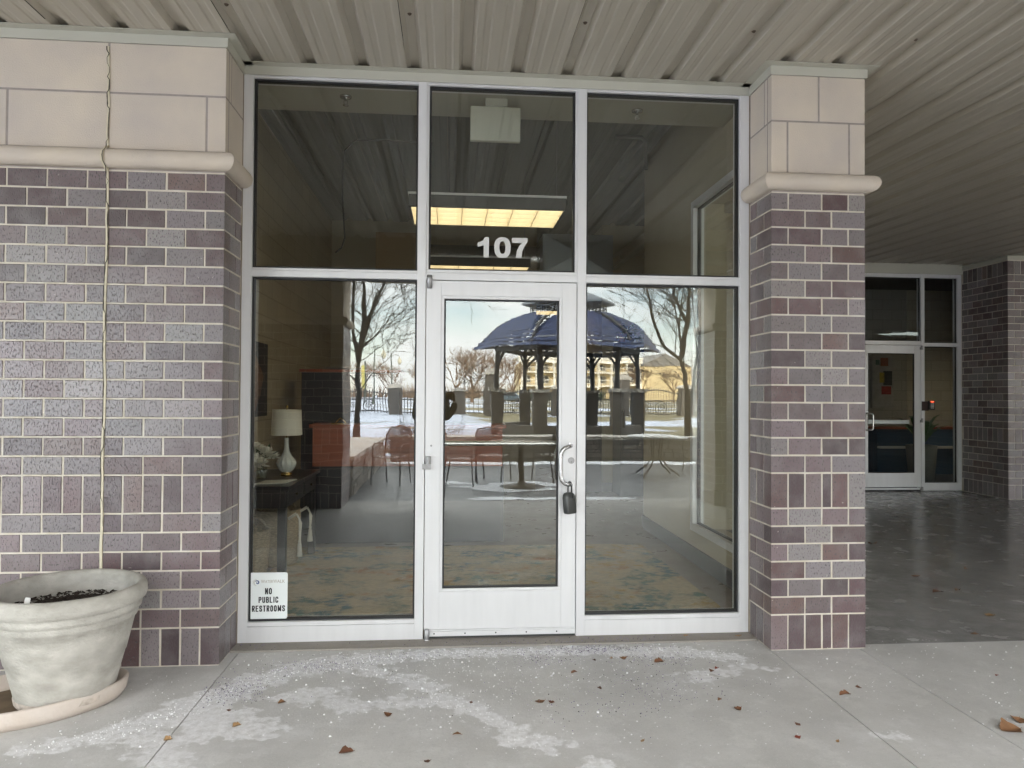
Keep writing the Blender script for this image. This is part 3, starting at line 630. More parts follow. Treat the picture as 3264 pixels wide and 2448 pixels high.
for i in range(9):
    a0 = R_(95+i*17); a1 = a0+R_(12); am = a0+R_(26)
    q.add([(sx(cxp+76*math.cos(a)),yt,sz(cyp-76*math.sin(a))) for a in (a0,a1)]+[(sx(cxp+145*math.cos(am)),yt,sz(cyp-112*math.sin(am)))], [(0,1,2)])
q.build('sign_sunburst', gold, ds)
q = MB(); N = 40
inner, outer = [], []
for i in range(N+1):
    t = i/N; th = R_(150-480*t); ro = 68*(1-t*.80); ri = ro*(1-.62*math.sin(math.pi*min(1,.12+t*.88)))
    outer.append((sx(cxp+ro*math.cos(th)),yt-.0002,sz(cyp-ro*math.sin(th)))); inner.append((sx(cxp+ri*math.cos(th)),yt-.0002,sz(cyp-ri*math.sin(th))))
q.add(outer+inner, [(i,i+1,N+2+i,N+1+i) for i in range(N)]); q.build('sign_wave', blue, ds)

# ------------------------------------------------------------------ porch ceiling (ribbed steel soffit)
def rib_profile(x0, x1, c0=-.224, pitch=.3048):
    """polyline strips: panels split at seams every third rib"""
    i0 = math.floor((x0-c0)/pitch)-1; i1 = math.ceil((x1-c0)/pitch)+1
    strips, cur = [], []
    for i in range(i0, i1+1):
        c = c0+pitch*i
        pts = [(c-.047,0),(c-.024,.034),(c+.024,.034),(c+.047,0)]
        if i % 3 == 0:
            cur.append((c-.0485,0)); strips.append(cur); cur = []
            pts = [(c-.0455,.0035)]+pts[1:]
        cur += pts
        for m_ in (c+pitch/3, c+2*pitch/3): cur += [(m_-.024,0),(m_-.013,.0036),(m_+.013,.0036),(m_+.024,0)]
    strips.append(cur)
    out = []
    for s in strips:
        t_ = []
        for (a, b) in zip(s[:-1], s[1:]):
            lo, hi = max(a[0],x0), min(b[0],x1)
            if lo > hi or b[0] <= a[0]: 
                if b[0] <= a[0] and x0 <= a[0] <= x1: t_.append(b)
                continue
            for xx in (lo, hi):
                pt_ = (xx, a[1]+(b[1]-a[1])*(xx-a[0])/(b[0]-a[0]))
                if not t_ or abs(t_[-1][0]-xx) > 1e-6 or abs(t_[-1][1]-pt_[1]) > 1e-6: t_.append(pt_)
        s = t_
        if len(s) > 1: out.append(s)
    return out
def deck(mb, x0, x1, y0, y1, za, zb, c0=-.224):
    for s in rib_profile(x0,x1,c0):
        n = len(s); vs = [(p[0],y0,za+p[1]) for p in s]+[(p[0],y1,zb+p[1]) for p in s]
        mb.add(vs, [(i,n+i,n+i+1,i+1) for i in range(n-1)])
root = thing('porch_ceiling', (0,-2,SOF), 'beige ribbed steel soffit over the porch', 'soffit')
mb = MB(); deck(mb,-9,2.41,-4.55,.0,SOF,SOF); mb.build('steel_panel', soffit_m, root)
mb = MB(); deck(mb,2.41,8.05,-4.55,.0,SOF,SOF); deck(mb,2.41,8.05,.0,6.45,SOF,3.555); deck(mb,8.05,13,-4.55,.0,SOF,SOF); deck(mb,8.05,13,0,5.46,SOF,3.53); mb.build('steel_panel', soffit_m, root)
scr = mat('rusty_screw',(.12,.09,.07),.5,.5)
proto = None; k_ = 0
for y in (-.607,-2.13,-3.65):
    for i in range(-3,5):
        x = -.224+.9144*i
        if x > 7: continue
        q = MB(); zt = SOF+.034; q.tube([(x,y,zt-.010),(x,y,zt-.007),(x,y,zt-.003),(x,y,zt-.0015)],[.004,.008,.008,.012],10); q.build('deck_screw', scr, root)
# end closures: dark gaps above the flanges are the wall tops behind the ribs
# outer beam and the building above (its mass casts the afternoon shade)
stucco = mat('beam_stucco', (.42,.38,.31), .85, noise=.2, nscale=2, bump=.15, bscale=120)
mb = MB(); mb.box(-26,26,-5.55,-4.56,2.98,SOF+.06); beam = tag(mb.build('porch_beam', stucco, loc=(0,-5,2.98)), 'beige stucco beam along the outer edge of the porch', 'beam')
mb = MB(); mb.box(-26,26,-5.5,16,4.32,11.8); mb.box(-26,-4.9,.14,16,0,4.31); mb.box(10.6,26,5.6,16,0,4.31)
up_ = tag(mb.build('upper_storeys', stucco, loc=(0,5,3.72)), 'upper storeys of the building above the porch', 'building')
mb = MB(); mb.box(-26,26,-5.5,.05,3.62,4.31); mb.box(3.6,26,.05,16,3.62,4.31); tag(mb.build('roof_deck', dark_void, loc=(0,5,3.62)), 'dark slab above the steel soffit', 'slab', kind='structure')

# outer porch columns (the first two seen mirrored in the glass)
def outer_column(x0, x1, label):
    rt = thing('brick_pier', ((x0+x1)/2,-5.29,0), label, 'brick pier', 'outer piers of the porch')
    y0, y1 = -5.65, -4.93; mb = MB(); H = 23
    rows = [('S',0,2)]+[('BA'[i%2],2+i,1) for i in range(6)]+[('S',8,2)]+[('BA'[i%2],10+i,1) for i in range(13)]
    Wd = x1-x0; nA = int((Wd-2*C_)/BL)
    frI = ((x0,y1),(1,0),(0,1)); sA = [0,C_]+[C_+BL*i for i in range(1,nA+1)]+[Wd]; sB = [BL*i for i in range(int(Wd/BL)+1)]+[Wd]; sS = [C_*i for i in range(int(Wd/C_)+1)]+[Wd]
    face(mb, frI, sA, sB, sS, rows=rows)
    for xx, nx in ((x1,1),(x0,-1)):
        D = y1-y0; face(mb, ((xx,y0),(0,1),(nx,0)), [0,C_]+[C_+BL*i for i in range(1,4)]+[D], [BL*i for i in range(4)]+[D], [C_*i for i in range(7)]+[D], rows=rows)
    mb.build('brickwork', brickm, rt)
    mb = MB(); mb.box(x0+.003,x1-.003,y0,y1-.003,-.02,H*C_); mb.build('mortar', mortar, rt)
    mb = MB(); mb.box(x0+.01,x1-.01,y0+.01,y1-.01,H*C_+.11,2.975); mb.build('stone_cap', stone, rt)
    mb = MB(); zc = H*C_+.055; r = .05
    prof = [(-.3,zc-r)]+[(.012+r*math.cos(a), zc+r*math.sin(a)) for a in [R_(-90+180*i/12) for i in range(13)]]+[(-.3,zc+r)]
    sweep(mb, [(x1,y0),(x1,y1),(x0,y1),(x0,y0)], prof, True); mb.build('bullnose_band', stone, rt)
outer_column(-2.95,-1.36,'broad brick pier at the porch edge mirrored in the left window')
outer_column(3.50,5.6,'brick pier at the porch edge mirrored at the right end of the window')  # unseen right part widened to cut light from the right
outer_column(11.2,16.5,'very broad brick pier at the far right porch edge added to darken the second entrance')  # added pier, keeps the bright outdoors off the entrance glass

# ------------------------------------------------------------------ room behind the glass
tan = mat('painted_gypsum_tan', (.42,.37,.27), .8, noise=.06, nscale=3)
def cmu_mat(name, color, bw=.4, bh=.2):
    m = bpy.data.materials.new(name); m.use_nodes = True; n = m.node_tree.nodes; l = m.node_tree.links.new; b = n['Principled BSDF']; b.inputs['Roughness'].default_value = .6
    t = n.new('ShaderNodeTexCoord'); sp = n.new('ShaderNodeSeparateXYZ'); cb = n.new('ShaderNodeCombineXYZ'); l(t.outputs['Object'], sp.inputs[0])
    su = n.new('ShaderNodeMath'); su.operation = 'ADD'; l(sp.outputs[0], su.inputs[0]); l(sp.outputs[1], su.inputs[1]); l(su.outputs[0], cb.inputs[0]); l(sp.outputs[2], cb.inputs[1])
    br = n.new('ShaderNodeTexBrick'); br.inputs['Scale'].default_value = 1; br.inputs['Brick Width'].default_value = bw; br.inputs['Row Height'].default_value = bh; br.inputs['Mortar Size'].default_value = .006
    br.inputs['Color1'].default_value = (*color,1); br.inputs['Color2'].default_value = (*[c*.9 for c in color],1); br.inputs['Mortar'].default_value = (*[c*.72 for c in color],1)
    l(cb.outputs[0], br.inputs[0]); l(br.outputs[0], b.inputs['Base Color'])
    bm = n.new('ShaderNodeBump'); bm.invert = True; bm.inputs['Distance'].default_value = .006; l(br.outputs['Fac'], bm.inputs['Height']); l(bm.outputs[0], b.inputs['Normal'])
    return m
cmu = cmu_mat('painted_block', (.44,.37,.24))
def wall(name, boxes, m, label, cat='wall', bevel=0):
    q = MB(); 
    for b in boxes: q.box(*b)
    c = [(min(b[i] for b in boxes)+max(b[i+1] for b in boxes))/2 for i in (0,2)]
    return tag(q.build(name, m, loc=(c[0],c[1],min(b[4] for b in boxes)), bevel=bevel), label, cat)
wall('block_wall', [(-1.98,-1.78,.13,6.6,0,4.2)], cmu, 'cream painted block wall on the left side of the room')
wall('front_return_wall', [(-1.98,-1.228,.121,.24,0,4.2)], tan, 'tan return wall inside beside the left window')
wall('rear_wall', [(-1.98,1.30,6.6,6.75,0,4.2)], tan, 'tan rear wall of the room behind the reception desk')
wall('corridor_wall', [(1.15,1.299,6.752,11,0,4.2)], tan, 'tan wall on the left side of the rear corridor')
wall('corridor_wall', [(2.28,2.40,6.61,11,0,4.2)], tan, 'tan wall on the right side of the rear corridor')
wall('corridor_end_wall', [(1.15,2.4,11.01,11.15,0,4.2)], tan, 'bright tan wall at the far end of the corridor')
wall('alcove_wall', [(2.28,3.5,6.45,6.6,0,4.2),(3.4,3.55,3.5,6.449,0,4.2)], tan, 'tan wall of the alcove beyond the tall grey cabinet')
sw = wall('side_wall', [(2.13,2.405,.114,.45,0,4.2),(2.13,2.405,1.86,3.5,0,4.2),(2.13,2.405,.45,1.86,0,.29),(2.13,2.405,.45,1.86,3.16,4.2),(2.406,3.54,3.36,3.499,0,4.2)], tan, 'tan side wall with a tall narrow window facing the breezeway')
q = MB(); deck(q,-1.98,3.6,.13,11.2,4.05,4.05,.0); tag(q.build('room_ceiling', mat('grey_deck_paint',(.12,.12,.115),.5,noise=.1,nscale=3), loc=(.3,4,4.05)), 'dark ribbed steel deck ceiling over the room', 'ceiling')
q = MB(); q.box(-1.779,2.129,.125,1.18,3.58,3.63); q.box(-1.779,2.129,1.13,1.18,3.631,4.06); tag(q.build('bulkhead', mat('bulkhead_paint',(.42,.40,.33),.8), loc=(.2,.6,3.58)), 'painted gypsum bulkhead along the top of the windows', 'bulkhead')
room_floor = floor_mat('room_concrete', (.24,.205,.17), (.18,.155,.13), .32, stains=False)
q = MB(); q.box(-1.98,2.404,.115,3.51,-.03,.004); q.box(-1.98,3.55,3.5101,11.1,-.03,.004); tag(q.build('room_floor', room_floor, loc=(.5,5,0)), 'brown stained concrete floor inside the room', 'floor', kind='structure')
base_m = mat('grey_rubber_base', (.07,.075,.085), .5)
wall('baseboard', [(2.115,2.129,.2,3.5,.005,.145)], base_m, 'dark grey baseboard along the right wall under the window', 'baseboard')
wall('baseboard', [(2.28,3.39,6.436,6.449,.005,.145)], base_m, 'dark grey baseboard at the back of the alcove', 'baseboard')
# side window
rt = thing('side_window', (2.27,1.15,.29), 'tall aluminium framed window in the right wall of the room', 'window')
q = MB()
for a,b,c,d in ((.45,.50,.29,3.16),(1.80,1.86,.29,3.16),(.501,1.799,.29,.35),(.501,1.799,3.10,3.16)): q.box(2.10,2.20,a,b,c,d)
q.build('window_frame', alu, rt, bevel=.002)
q = MB()
for a,b,c,d in ((.501,.513,.351,3.099),(1.787,1.799,.351,3.099),(.514,1.786,.351,.363),(.514,1.786,3.087,3.099)): q.box(2.14,2.17,a,b,c,d)
q.build('gasket', gasket, rt); q = MB(); q.box(2.150,2.157,.506,1.794,.356,3.094); q.build('glass_pane', glass, rt)
# rug
def rug_mat():
    m = bpy.data.materials.new('distressed_rug'); m.use_nodes = True; n = m.node_tree.nodes; l = m.node_tree.links.new; b = n['Principled BSDF']; b.inputs['Roughness'].default_value = .95
    t = n.new('ShaderNodeTexCoord'); mp_ = n.new('ShaderNodeMapping'); mp_.inputs['Scale'].default_value = (1,1.15,1); l(t.outputs['Object'], mp_.inputs[0])
    def nz(s, off):
        q = n.new('ShaderNodeTexNoise'); q.inputs['Scale'].default_value = s; q.inputs['Detail'].default_value = 7; q.inputs['Roughness'].default_value = .62
        v = n.new('ShaderNodeVectorMath'); v.operation = 'ADD'; v.inputs[1].default_value = off; l(mp_.outputs[0], v.inputs[0]); l(v.outputs[0], q.inputs['Vector']); return q.outputs['Fac']
    def band(f, a, b_):
        q = n.new('ShaderNodeMapRange'); l(f, q.inputs[0]); q.inputs[1].default_value = a; q.inputs[2].default_value = b_; return q.outputs[0]
    cur = None; basec = (.64,.54,.37)
    for off, a, b_, c in (((0,0,0),.50,.58,(.17,.27,.23)),((5,3,1),.55,.64,(.46,.22,.09)),((9,1,4),.55,.64,(.09,.20,.23)),((2,8,2),.56,.64,(.50,.34,.11))):
        q = n.new('ShaderNodeMix'); q.data_type = 'RGBA'; l(band(nz(2.1,off),a,b_), q.inputs[0])
        if cur is None: q.inputs[6].default_value = (*basec,1)
        else: l(cur, q.inputs[6])
        q.inputs[7].default_value = (*c,1); cur = q.outputs[2]
    q = n.new('ShaderNodeMix'); q.data_type = 'RGBA'; l(band(nz(11,(3,3,3)),.46,.58), q.inputs[0]); l(cur, q.inputs[6]); q.inputs[7].default_value = (.56,.48,.34,1)
    q2 = n.new('ShaderNodeMix'); q2.data_type = 'RGBA'; q2.blend_type = 'MULTIPLY'; q2.inputs[0].default_value = .5; l(q.outputs[2], q2.inputs[6])
    tx = n.new('ShaderNodeTexNoise'); tx.inputs['Scale'].default_value = 26; tx.inputs['Detail'].default_value = 4; l(mp_.outputs[0], tx.inputs['Vector']); l(tx.outputs['Fac'], q2.inputs[7])
    l(q2.outputs[2], b.inputs['Base Color']); return m
q = MB(); q.box(-1.45,1.86,.52,2.62,.005,.014); tag(q.build('area_rug', rug_mat(), loc=(.2,1.57,.005)), 'faded multicolour rug on the floor behind the windows', 'rug')
# console table with things on it
navy = mat('black_painted_wood', (.014,.014,.017), .30, noise=.2, nscale=5)
rt = thing('console_table', (-1.44,1.8,.005), 'black console table with a drawer against the left wall', 'table')
q = MB(); q.box(-1.72,-1.185,1.16,2.44,.735,.765); q.build('tabletop', navy, rt, bevel=.004)
q = MB(); q.box(-1.70,-1.215,1.185,2.41,.60,.734); q.build('apron', navy, rt, bevel=.003)
for a in (1.25,1.84):
    q = MB(); q.box(-1.216,-1.207,a,a+.50,.618,.720); d_ = q.build('drawer_front', navy, rt, bevel=.003)
    q = MB(); q.tube([(-1.207,a+.25,.669),(-1.190,a+.25,.669)],[.006,.011],10); k = q.build('drawer_knob', mat('brass',(.55,.38,.12),.25,1.0) if 'brass' not in MATS else MATS['brass'], None); k.parent = d_; k.matrix_parent_inverse = Matrix.Translation(-Vector(rt.location))
for xx in (-1.70,-1.275):
    for yy in (1.19,2.35): q = MB(); q.box(xx,xx+.06,yy,yy+.06,.005,.599); q.build('leg', navy, rt, bevel=.003)
brass = MATS['brass']
# table lamp
rt = thing('table_lamp', (-1.37,1.9,.766), 'white table lamp with ribbed ceramic base and drum shade on the black table', 'lamp')
cer = mat('white_glazed_ceramic', (.62,.64,.62), .12)
q = MB(); q.lathe([(0,0),(.045,0),(.045,.022),(.03,.024),(.03,.03)], (-1.37,1.9,.766), 24); q.build('brass_foot', brass, rt)
wob = lambda an, z: 1-.07*abs(math.sin(an*7))*(1 if z < .22 else .3)
q = MB(); q.lathe([(.030,.030),(.055,.045),(.080,.085),(.085,.108),(.072,.135),(.045,.165),(.028,.20),(.020,.24),(.017,.29),(.018,.315),(.010,.318)], (-1.37,1.9,.766), 84, wob=wob); q.build('ceramic_body', cer, rt)
q = MB(); q.tube([(-1.37,1.9,1.08),(-1.37,1.9,1.335)],.004,8); q.lathe([(0,0),(.008,.003),(.011,.012),(.008,.021),(0,.024)],(-1.37,1.9,1.335),12); q.build('finial_rod', brass, rt)
q = MB(); q.lathe([(.127,.342),(.118,.556),(.115,.556),(.124,.342),(.127,.342)], (-1.37,1.9,.766), 40); q.build('lamp_shade', mat('linen_shade',(.70,.68,.60),.9,noise=.08,nscale=120,nmap=(1,1,3)), rt)
# vase of white flowers
rt = thing('flower_vase', (-1.52,1.70,.766), 'glass vase of white peonies with dark leaves on the black table', 'flowers')
q = MB(); q.lathe([(0,0),(.038,0),(.045,.05),(.042,.11),(.039,.11),(.041,.05),(.034,.006),(0,.006)], (-1.52,1.70,.766), 24); q.build('vase', glass_mat('vase_glass',(.9,.93,.92),.09), rt)
pet = mat('white_petal', (.74,.72,.64), .7); leafg = mat('dark_leaf', (.035,.075,.03), .45, noise=.3, nscale=30)
fr_ = random.Random(5)
def blossom(c, r, name='blossom'):
    q = MB()
    for ringi in range(5):
        nP = 5+2*ringi; el0 = 75-22*ringi
        for i in range(nP):
            az = 2*math.pi*(i+ringi*.37)/nP+fr_.uniform(-.1,.1); el = R_(el0+fr_.uniform(-8,8)); L_ = r*(.55+.11*ringi); w_ = r*.42
            d = Vector((math.cos(az)*math.cos(el),math.sin(az)*math.cos(el),math.sin(el))); sd_ = d.cross(Vector((0,0,1))).normalized(); nn = sd_.cross(d)
            b0 = Vector(c)+d*r*.12
            P_ = [b0, b0+d*L_*.5+sd_*w_*.5-nn*.10*r, b0+d*L_*.95+sd_*w_*.38+nn*.05*r, b0+d*L_*1.05+nn*.10*r, b0+d*L_*.95-sd_*w_*.38+nn*.05*r, b0+d*L_*.5-sd_*w_*.5-nn*.10*r]
            q.add(P_, [(0,1,2,3),(0,3,4,5)], True)
    return q.build(name, pet, rt)
for c, r in (((-1.57,1.62,.92),.10),((-1.49,1.66,.97),.085),((-1.58,1.74,1.0),.08),((-1.44,1.72,.945),.06),((-1.51,1.56,.90),.08)): blossom(c, r)
q = MB()
for i in range(14):
    a = fr_.uniform(0,6.28); c = Vector((-1.51,1.69,.92)); d = Vector((math.cos(a),math.sin(a)*.7,fr_.uniform(-.1,.8))).normalized(); L_ = fr_.uniform(.11,.18); s_ = d.cross(Vector((0,0,1))).normalized()*.03
    b0 = c+d*.04; q.add([b0,b0+d*L_*.4+s_,b0+d*L_,b0+d*L_*.4-s_],[(0,1,2,3)], True)
q.build('foliage', leafg, rt)
q = MB(); [q.tube([(-1.52+.01*i,1.70,.78),(-1.52+.02*i,1.67,.90)],.003,5) for i in (-1,0,1)]; q.build('stems', leafg, rt)
# papers and card on the table
q = MB(); q.add([(-1.48,1.30,.7665),(-1.26,1.36,.7665),(-1.22,1.60,.7665),(-1.45,1.54,.7665),(-1.48,1.30,.770),(-1.26,1.36,.770),(-1.22,1.60,.770),(-1.45,1.54,.770)],[(0,1,5,4),(1,2,6,5),(2,3,7,6),(3,0,4,7),(4,5,6,7)]); tag(q.build('paper_stack', white_paint, loc=(-1.35,1.45,.7665)), 'flat white papers lying in front of the table lamp', 'papers')
rt = thing('card_holder', (-1.56,1.30,.766), 'small dark framed card leaning on the table by the flowers', 'card')
q = MB(); q.prism([(1.30,.766),(1.312,.766),(1.342,.89),(1.330,.89)],'x',-1.60,-1.53); q.build('card_frame', black_satin, rt)
q = MB(); q.prism([(1.3035,.786),(1.3045,.786),(1.3245,.870),(1.3235,.870)],'x',-1.592,-1.538); q.build('card_face', mat('brown_print',(.12,.07,.05),.4), rt)
# baskets
wick = mat('woven_wicker', (.46,.36,.23), .85, noise=.55, nscale=70, nmap=(.5,.5,1.6), bump=.6, bscale=90)
rope = mat('cotton_rope', (.62,.60,.54), .95, noise=.1, nscale=200)
def basket(loc, label, w_=.17, h=.36, tassel=True):
    rt = thing('wicker_basket', loc, label, 'basket', 'wicker baskets under the console table'); x,y,z = loc
    q = MB(); q.lathe([(0,.0),(w_*.82,0),(w_*.9,.05),(w_*.97,h*.6),(w_,h),(w_*.94,h+.008),(w_*.90,h),(w_*.84,.05),(0,.03)], loc, 36, wob=lambda an,zz: 1+.012*math.sin(24*an+ (zz*180))); q.build('basket_body', wick, rt)
    for s_ in (-1,1):
        q = MB(); q.tube([(x+s_*w_*.9*math.cos(t)*0+ (w_*.62)*math.cos(t), y+s_*w_*.72, z+h-.02+.10*math.sin(t)) for t in [R_(i*18) for i in range(11)]], .011, 8); q.build('basket_handle', wick, rt)
    if tassel:
        for (tx_,ty_,zt_,zb_) in ((-1.20,1.62,.475,.20),(-1.19,2.0,.47,.245)):
            q = MB(); q.tube([(tx_-.09,ty_,zt_-.02),(tx_-.03,ty_,zt_+.02),(tx_,ty_,zt_-.03),(tx_+.002,ty_,zb_+.07)],.007,8); q.tube([(tx_-.09,ty_+.015,zt_-.03),(tx_-.02,ty_+.015,zt_+.01),(tx_+.012,ty_+.01,zt_-.06),(tx_+.004,ty_,zb_+.07)],.007,8)
            q.lathe([(0,.012),(.012,.006),(.013,-.006),(.010,-.012),(.015,-.02),(.024,-.12),(0,-.12)], (tx_+.003,ty_,zb_+.07), 12); q.build('tassel', rope, rt)
basket((-1.60,1.62,.005), 'round wicker basket under the front of the console table', .17, .36, False)
basket((-1.46,2.02,.005), 'wicker basket with white tassels under the rear of the console table', .19, .46, True)
# picture on the left wall
rt = thing('canvas_picture', (-1.765,2.2,1.25), 'dark canvas print with a brown streak on the left wall', 'picture')
q = MB(); q.box(-1.779,-1.745,1.75,2.76,1.245,1.925); q.build('canvas', mat('canvas_dark',(.018,.017,.018),.6), rt)
def blob(mb, c, rx, rz, x, seed, n=24):
    r_ = random.Random(seed); ph = [r_.uniform(0,6.28) for _ in range(4)]
    pts = [(x, c[0]+rx*math.cos(t)*(1+.18*math.sin(3*t+ph[0])+.1*math.sin(7*t+ph[1])), c[1]+rz*math.sin(t)*(1+.12*math.sin(2*t+ph[2]))) for t in [2*math.pi*i/n for i in range(n)]]
    mb.add(pts, [tuple(range(n))])
q = MB(); blob(q,(2.25,1.55),.30,.24,-1.7440,1); q.build('brown_streak', mat('brown_paint',(.22,.11,.055),.6,noise=.6,nscale=14,nmap=(1,4,1)), rt)
# reception desk and cabinet
cherry = mat('cherry_wood', (.33,.085,.038), .35, noise=.25, nscale=3, nmap=(1,1,9))
deskblue = mat('dark_navy_laminate', (.016,.018,.026), .35)
rt = thing('reception_desk', (-.4,2.9,.005), 'cherry wood reception desk with dark lower front', 'desk')
q = MB(); q.box(-1.32,.54,2.60,3.0,1.135,1.168); q.build('counter_top', cherry, rt, bevel=.003)
q = MB(); q.box(-1.29,.505,2.62,2.645,.772,1.134); q.box(.48,.505,2.646,3.3,.772,1.134); q.build('front_panel', cherry, rt, bevel=.002)
q = MB(); q.box(-1.29,.535,2.83,2.86,.005,.771); q.box(.505,.535,2.861,3.6,.005,.771); q.build('lower_panel', deskblue, rt)
q = MB(); q.box(-1.29,.47,2.87,3.5,.72,.745); q.build('work_surface', cherry, rt)
rt = thing('tall_cabinet', (-1.1,3.9,.005), 'tall dark navy cabinet with cherry top behind the reception desk', 'cabinet')
q = MB(); q.box(-1.60,-.55,3.62,4.15,.005,1.69); q.build('carcass', deskblue, rt, bevel=.003)
for i in range(2): q = MB(); q.box(-1.585+i*.52,-1.075+i*.52,3.60,3.619,.06,1.67); q.build('cabinet_door', deskblue, rt, bevel=.003)
q = MB(); q.box(-1.62,-.53,3.59,4.16,1.691,1.722); q.build('cabinet_top', cherry, rt, bevel=.003)
rt = thing('dish', (-1.18,3.8,1.723), 'shallow pale dish on top of the tall cabinet', 'dish')
q = MB(); q.lathe([(0,.005),(.12,.004),(.20,.028),(.21,.03),(.20,.022),(.12,0),(0,0)], (-1.18,3.8,1.723), 28); q.build('dish_body', mat('pale_dish',(.45,.42,.32),.4), rt)
rt = thing('business_card_holder', (-1.05,2.72,1.169), 'small ornate gilt card holder on the desk counter', 'holder')
q = MB(); q.box(-1.13,-.97,2.70,2.76,1.169,1.176); q.tube([(-1.10,2.75,1.176),(-1.08,2.75,1.20),(-1.05,2.75,1.225),(-1.02,2.75,1.20),(-1.0,2.75,1.176)],.006,8); q.build('gilt_rack', brass, rt)
# tall grey cabinet with plant and mug, dark door
rt = thing('grey_cabinet', (2.64,6.2,.005), 'tall blue grey cabinet with a plant on top at the back', 'cabinet')
gc = mat('blue_grey_steel',(.13,.145,.16),.4,noise=.06,nscale=2)
q = MB(); q.box(2.45,2.82,5.95,6.43,.005,2.245); q.build('carcass', gc, rt, bevel=.005); q = MB(); q.box(2.46,2.81,5.93,5.949,.03,2.225); q.build('cabinet_door', gc, rt, bevel=.004)
q = MB(); q.box(2.48,2.50,5.915,5.929,1.0,1.25); q.build('door_handle', steel, rt)
rt = thing('terracotta_mug', (2.47,6.02,2.246), 'terracotta mug beside the plant on the grey cabinet', 'mug')
q = MB(); q.lathe([(0,0),(.045,0),(.05,.02),(.052,.12),(.047,.12),(.045,.02),(0,.012)],(2.49,6.02,2.246),20); q.build('mug_body', mat('terracotta',(.42,.17,.09),.6), rt)
q = MB(); q.tube([(2.445,6.02,2.345),(2.415,6.02,2.335),(2.405,6.02,2.305),(2.42,6.02,2.28),(2.447,6.02,2.275)],.008,8); q.build('mug_handle', MATS['terracotta'], rt)
rt = thing('trailing_plant', (2.62,6.1,2.246), 'green trailing plant in a pot on top of the grey cabinet', 'plant')
q = MB(); q.lathe([(0,0),(.06,0),(.085,.13),(.075,.13),(0,.11)],(2.62,6.1,2.246),20); q.build('plant_pot', mat('dark_pot',(.05,.05,.05),.5), rt)
q = MB(); pl = random.Random(9)
for i in range(150):
    a = pl.uniform(0,6.28); rr_ = pl.uniform(.02,.19); zz = 2.40+pl.uniform(-.10,.12)-.9*max(0,rr_-.10)
    c = Vector((2.62+rr_*math.cos(a),6.06+rr_*math.sin(a)*.8,zz)); d = Vector((math.cos(a),math.sin(a),pl.uniform(-.6,.5))).normalized(); s_ = d.cross(Vector((0,0,1))).normalized()*.026; L_ = pl.uniform(.05,.09)
    q.add([c,c+d*L_*.45+s_+Vector((0,0,.01)),c+d*L_,c+d*L_*.45-s_+Vector((0,0,.01))],[(0,1,2,3)],True)
q.build('foliage', mat('pothos_leaf',(.10,.20,.035),.4,noise=.4,nscale=14,ncol=(.04,.10,.02)), rt)
q = MB(); q.box(1.95,2.279,6.40,6.445,.005,2.1); tag(q.build('dark_door', black_satin, loc=(2.1,6.4,.005), bevel=.004), 'open black door leaf at the back of the room', 'door')
# suspended light fixtures
lens = emis('lit_prismatic_lens', (1,.88,.66), .75)
house = mat('fixture_housing', (.03,.03,.03), .45); flange = mat('fixture_flange', (.55,.55,.53), .5)
rt = thing('light_fixture', (.28,1.54,2.90), 'suspended fluorescent fixture nearest the door window', 'light', 'suspended fluorescent fixtures')
def LB(**k): return MB()
q = MB()
for a,b,c,d in ((-.61,.61,-.30,-.285),(-.61,.61,.285,.30),(-.61,-.595,-.284,.284),(.595,.61,-.284,.284)): q.box(a,b,c,d,0,.095)
q.box(-.594,.594,-.284,.284,.06,.094); q.build('housing', house, rt, world=False)
q = MB(); q.box(-.615,.615,-.305,.305,.0955,.112); q.build('flange', flange, rt, world=False)
q = MB(); q.box(-.592,.592,-.283,.283,.0565,.0595); q.build('lit_lens', lens, rt, world=False)
q = MB()
for i in range(7): q.box(max(-.593,-.594+i*.198-.002),min(.593,-.594+i*.198+.002),-.282,.282,.001,.054)
for j in (-.281,-.141,.0,.141,.281): q.box(-.592,.592,j-.002,j+.002,-.0005,.0555)
q.build('louvre', mat('louvre_enamel',(.66,.60,.45),.5), rt, world=False)
for xx in (-.55,.55):
    q = MB(); q.tube([(xx,-.2,.112),(xx,-.2,1.12)],.0035,5); q.build('hanging_chain', alu_dark, rt, world=False)
dup(rt, (.28,4.05,2.90), 0, 'suspended fluorescent fixture second from the door window')
dup(rt, (1.75,8.2,2.90), 0, 'suspended fluorescent fixture down the rear corridor')
dup(rt, (9.85,7.9,2.46), 0, 'suspended fluorescent fixture in the lobby behind the second entrance')
# exit sign (back), sprinklers, conduit, pipes, duct
rt = thing('exit_sign', (.31,.85,3.28), 'white back of an exit sign hanging under the bulkhead above the door', 'exit sign')
ivory = mat('ivory_plastic',(.50,.50,.42),.5)
q = MB(); q.box(.128,.487,.81,.855,3.275,3.522); q.build('sign_housing', ivory, rt, bevel=.006); q = MB(); q.box(.235,.392,.80,.87,3.523,3.579); q.build('canopy', ivory, rt, bevel=.004)
def sprinkler(x, y, label):
    rt = thing('sprinkler', (x,y,3.58), label, 'sprinkler', 'ceiling sprinklers'); z = 3.579
    q = MB(); q.lathe([(0,0),(.042,0),(.04,-.010),(.018,-.014),(0,-.014)],(x,y,z),20); q.build('escutcheon', steel, rt)
    q = MB(); q.tube([(x,y,z-.014),(x,y,z-.03)],.010,10); q.tube([(x-.012,y,z-.03),(x-.013,y,z-.05),(x,y,z-.062)],.003,6); q.tube([(x+.012,y,z-.03),(x+.013,y,z-.05),(x,y,z-.062)],.003,6); q.build('sprinkler_frame', steel, rt)
    q = MB(); q.lathe([(0,-.062),(.020,-.062),(.021,-.065),(0,-.066)],(x,y,z),16); q.build('deflector', steel, rt)
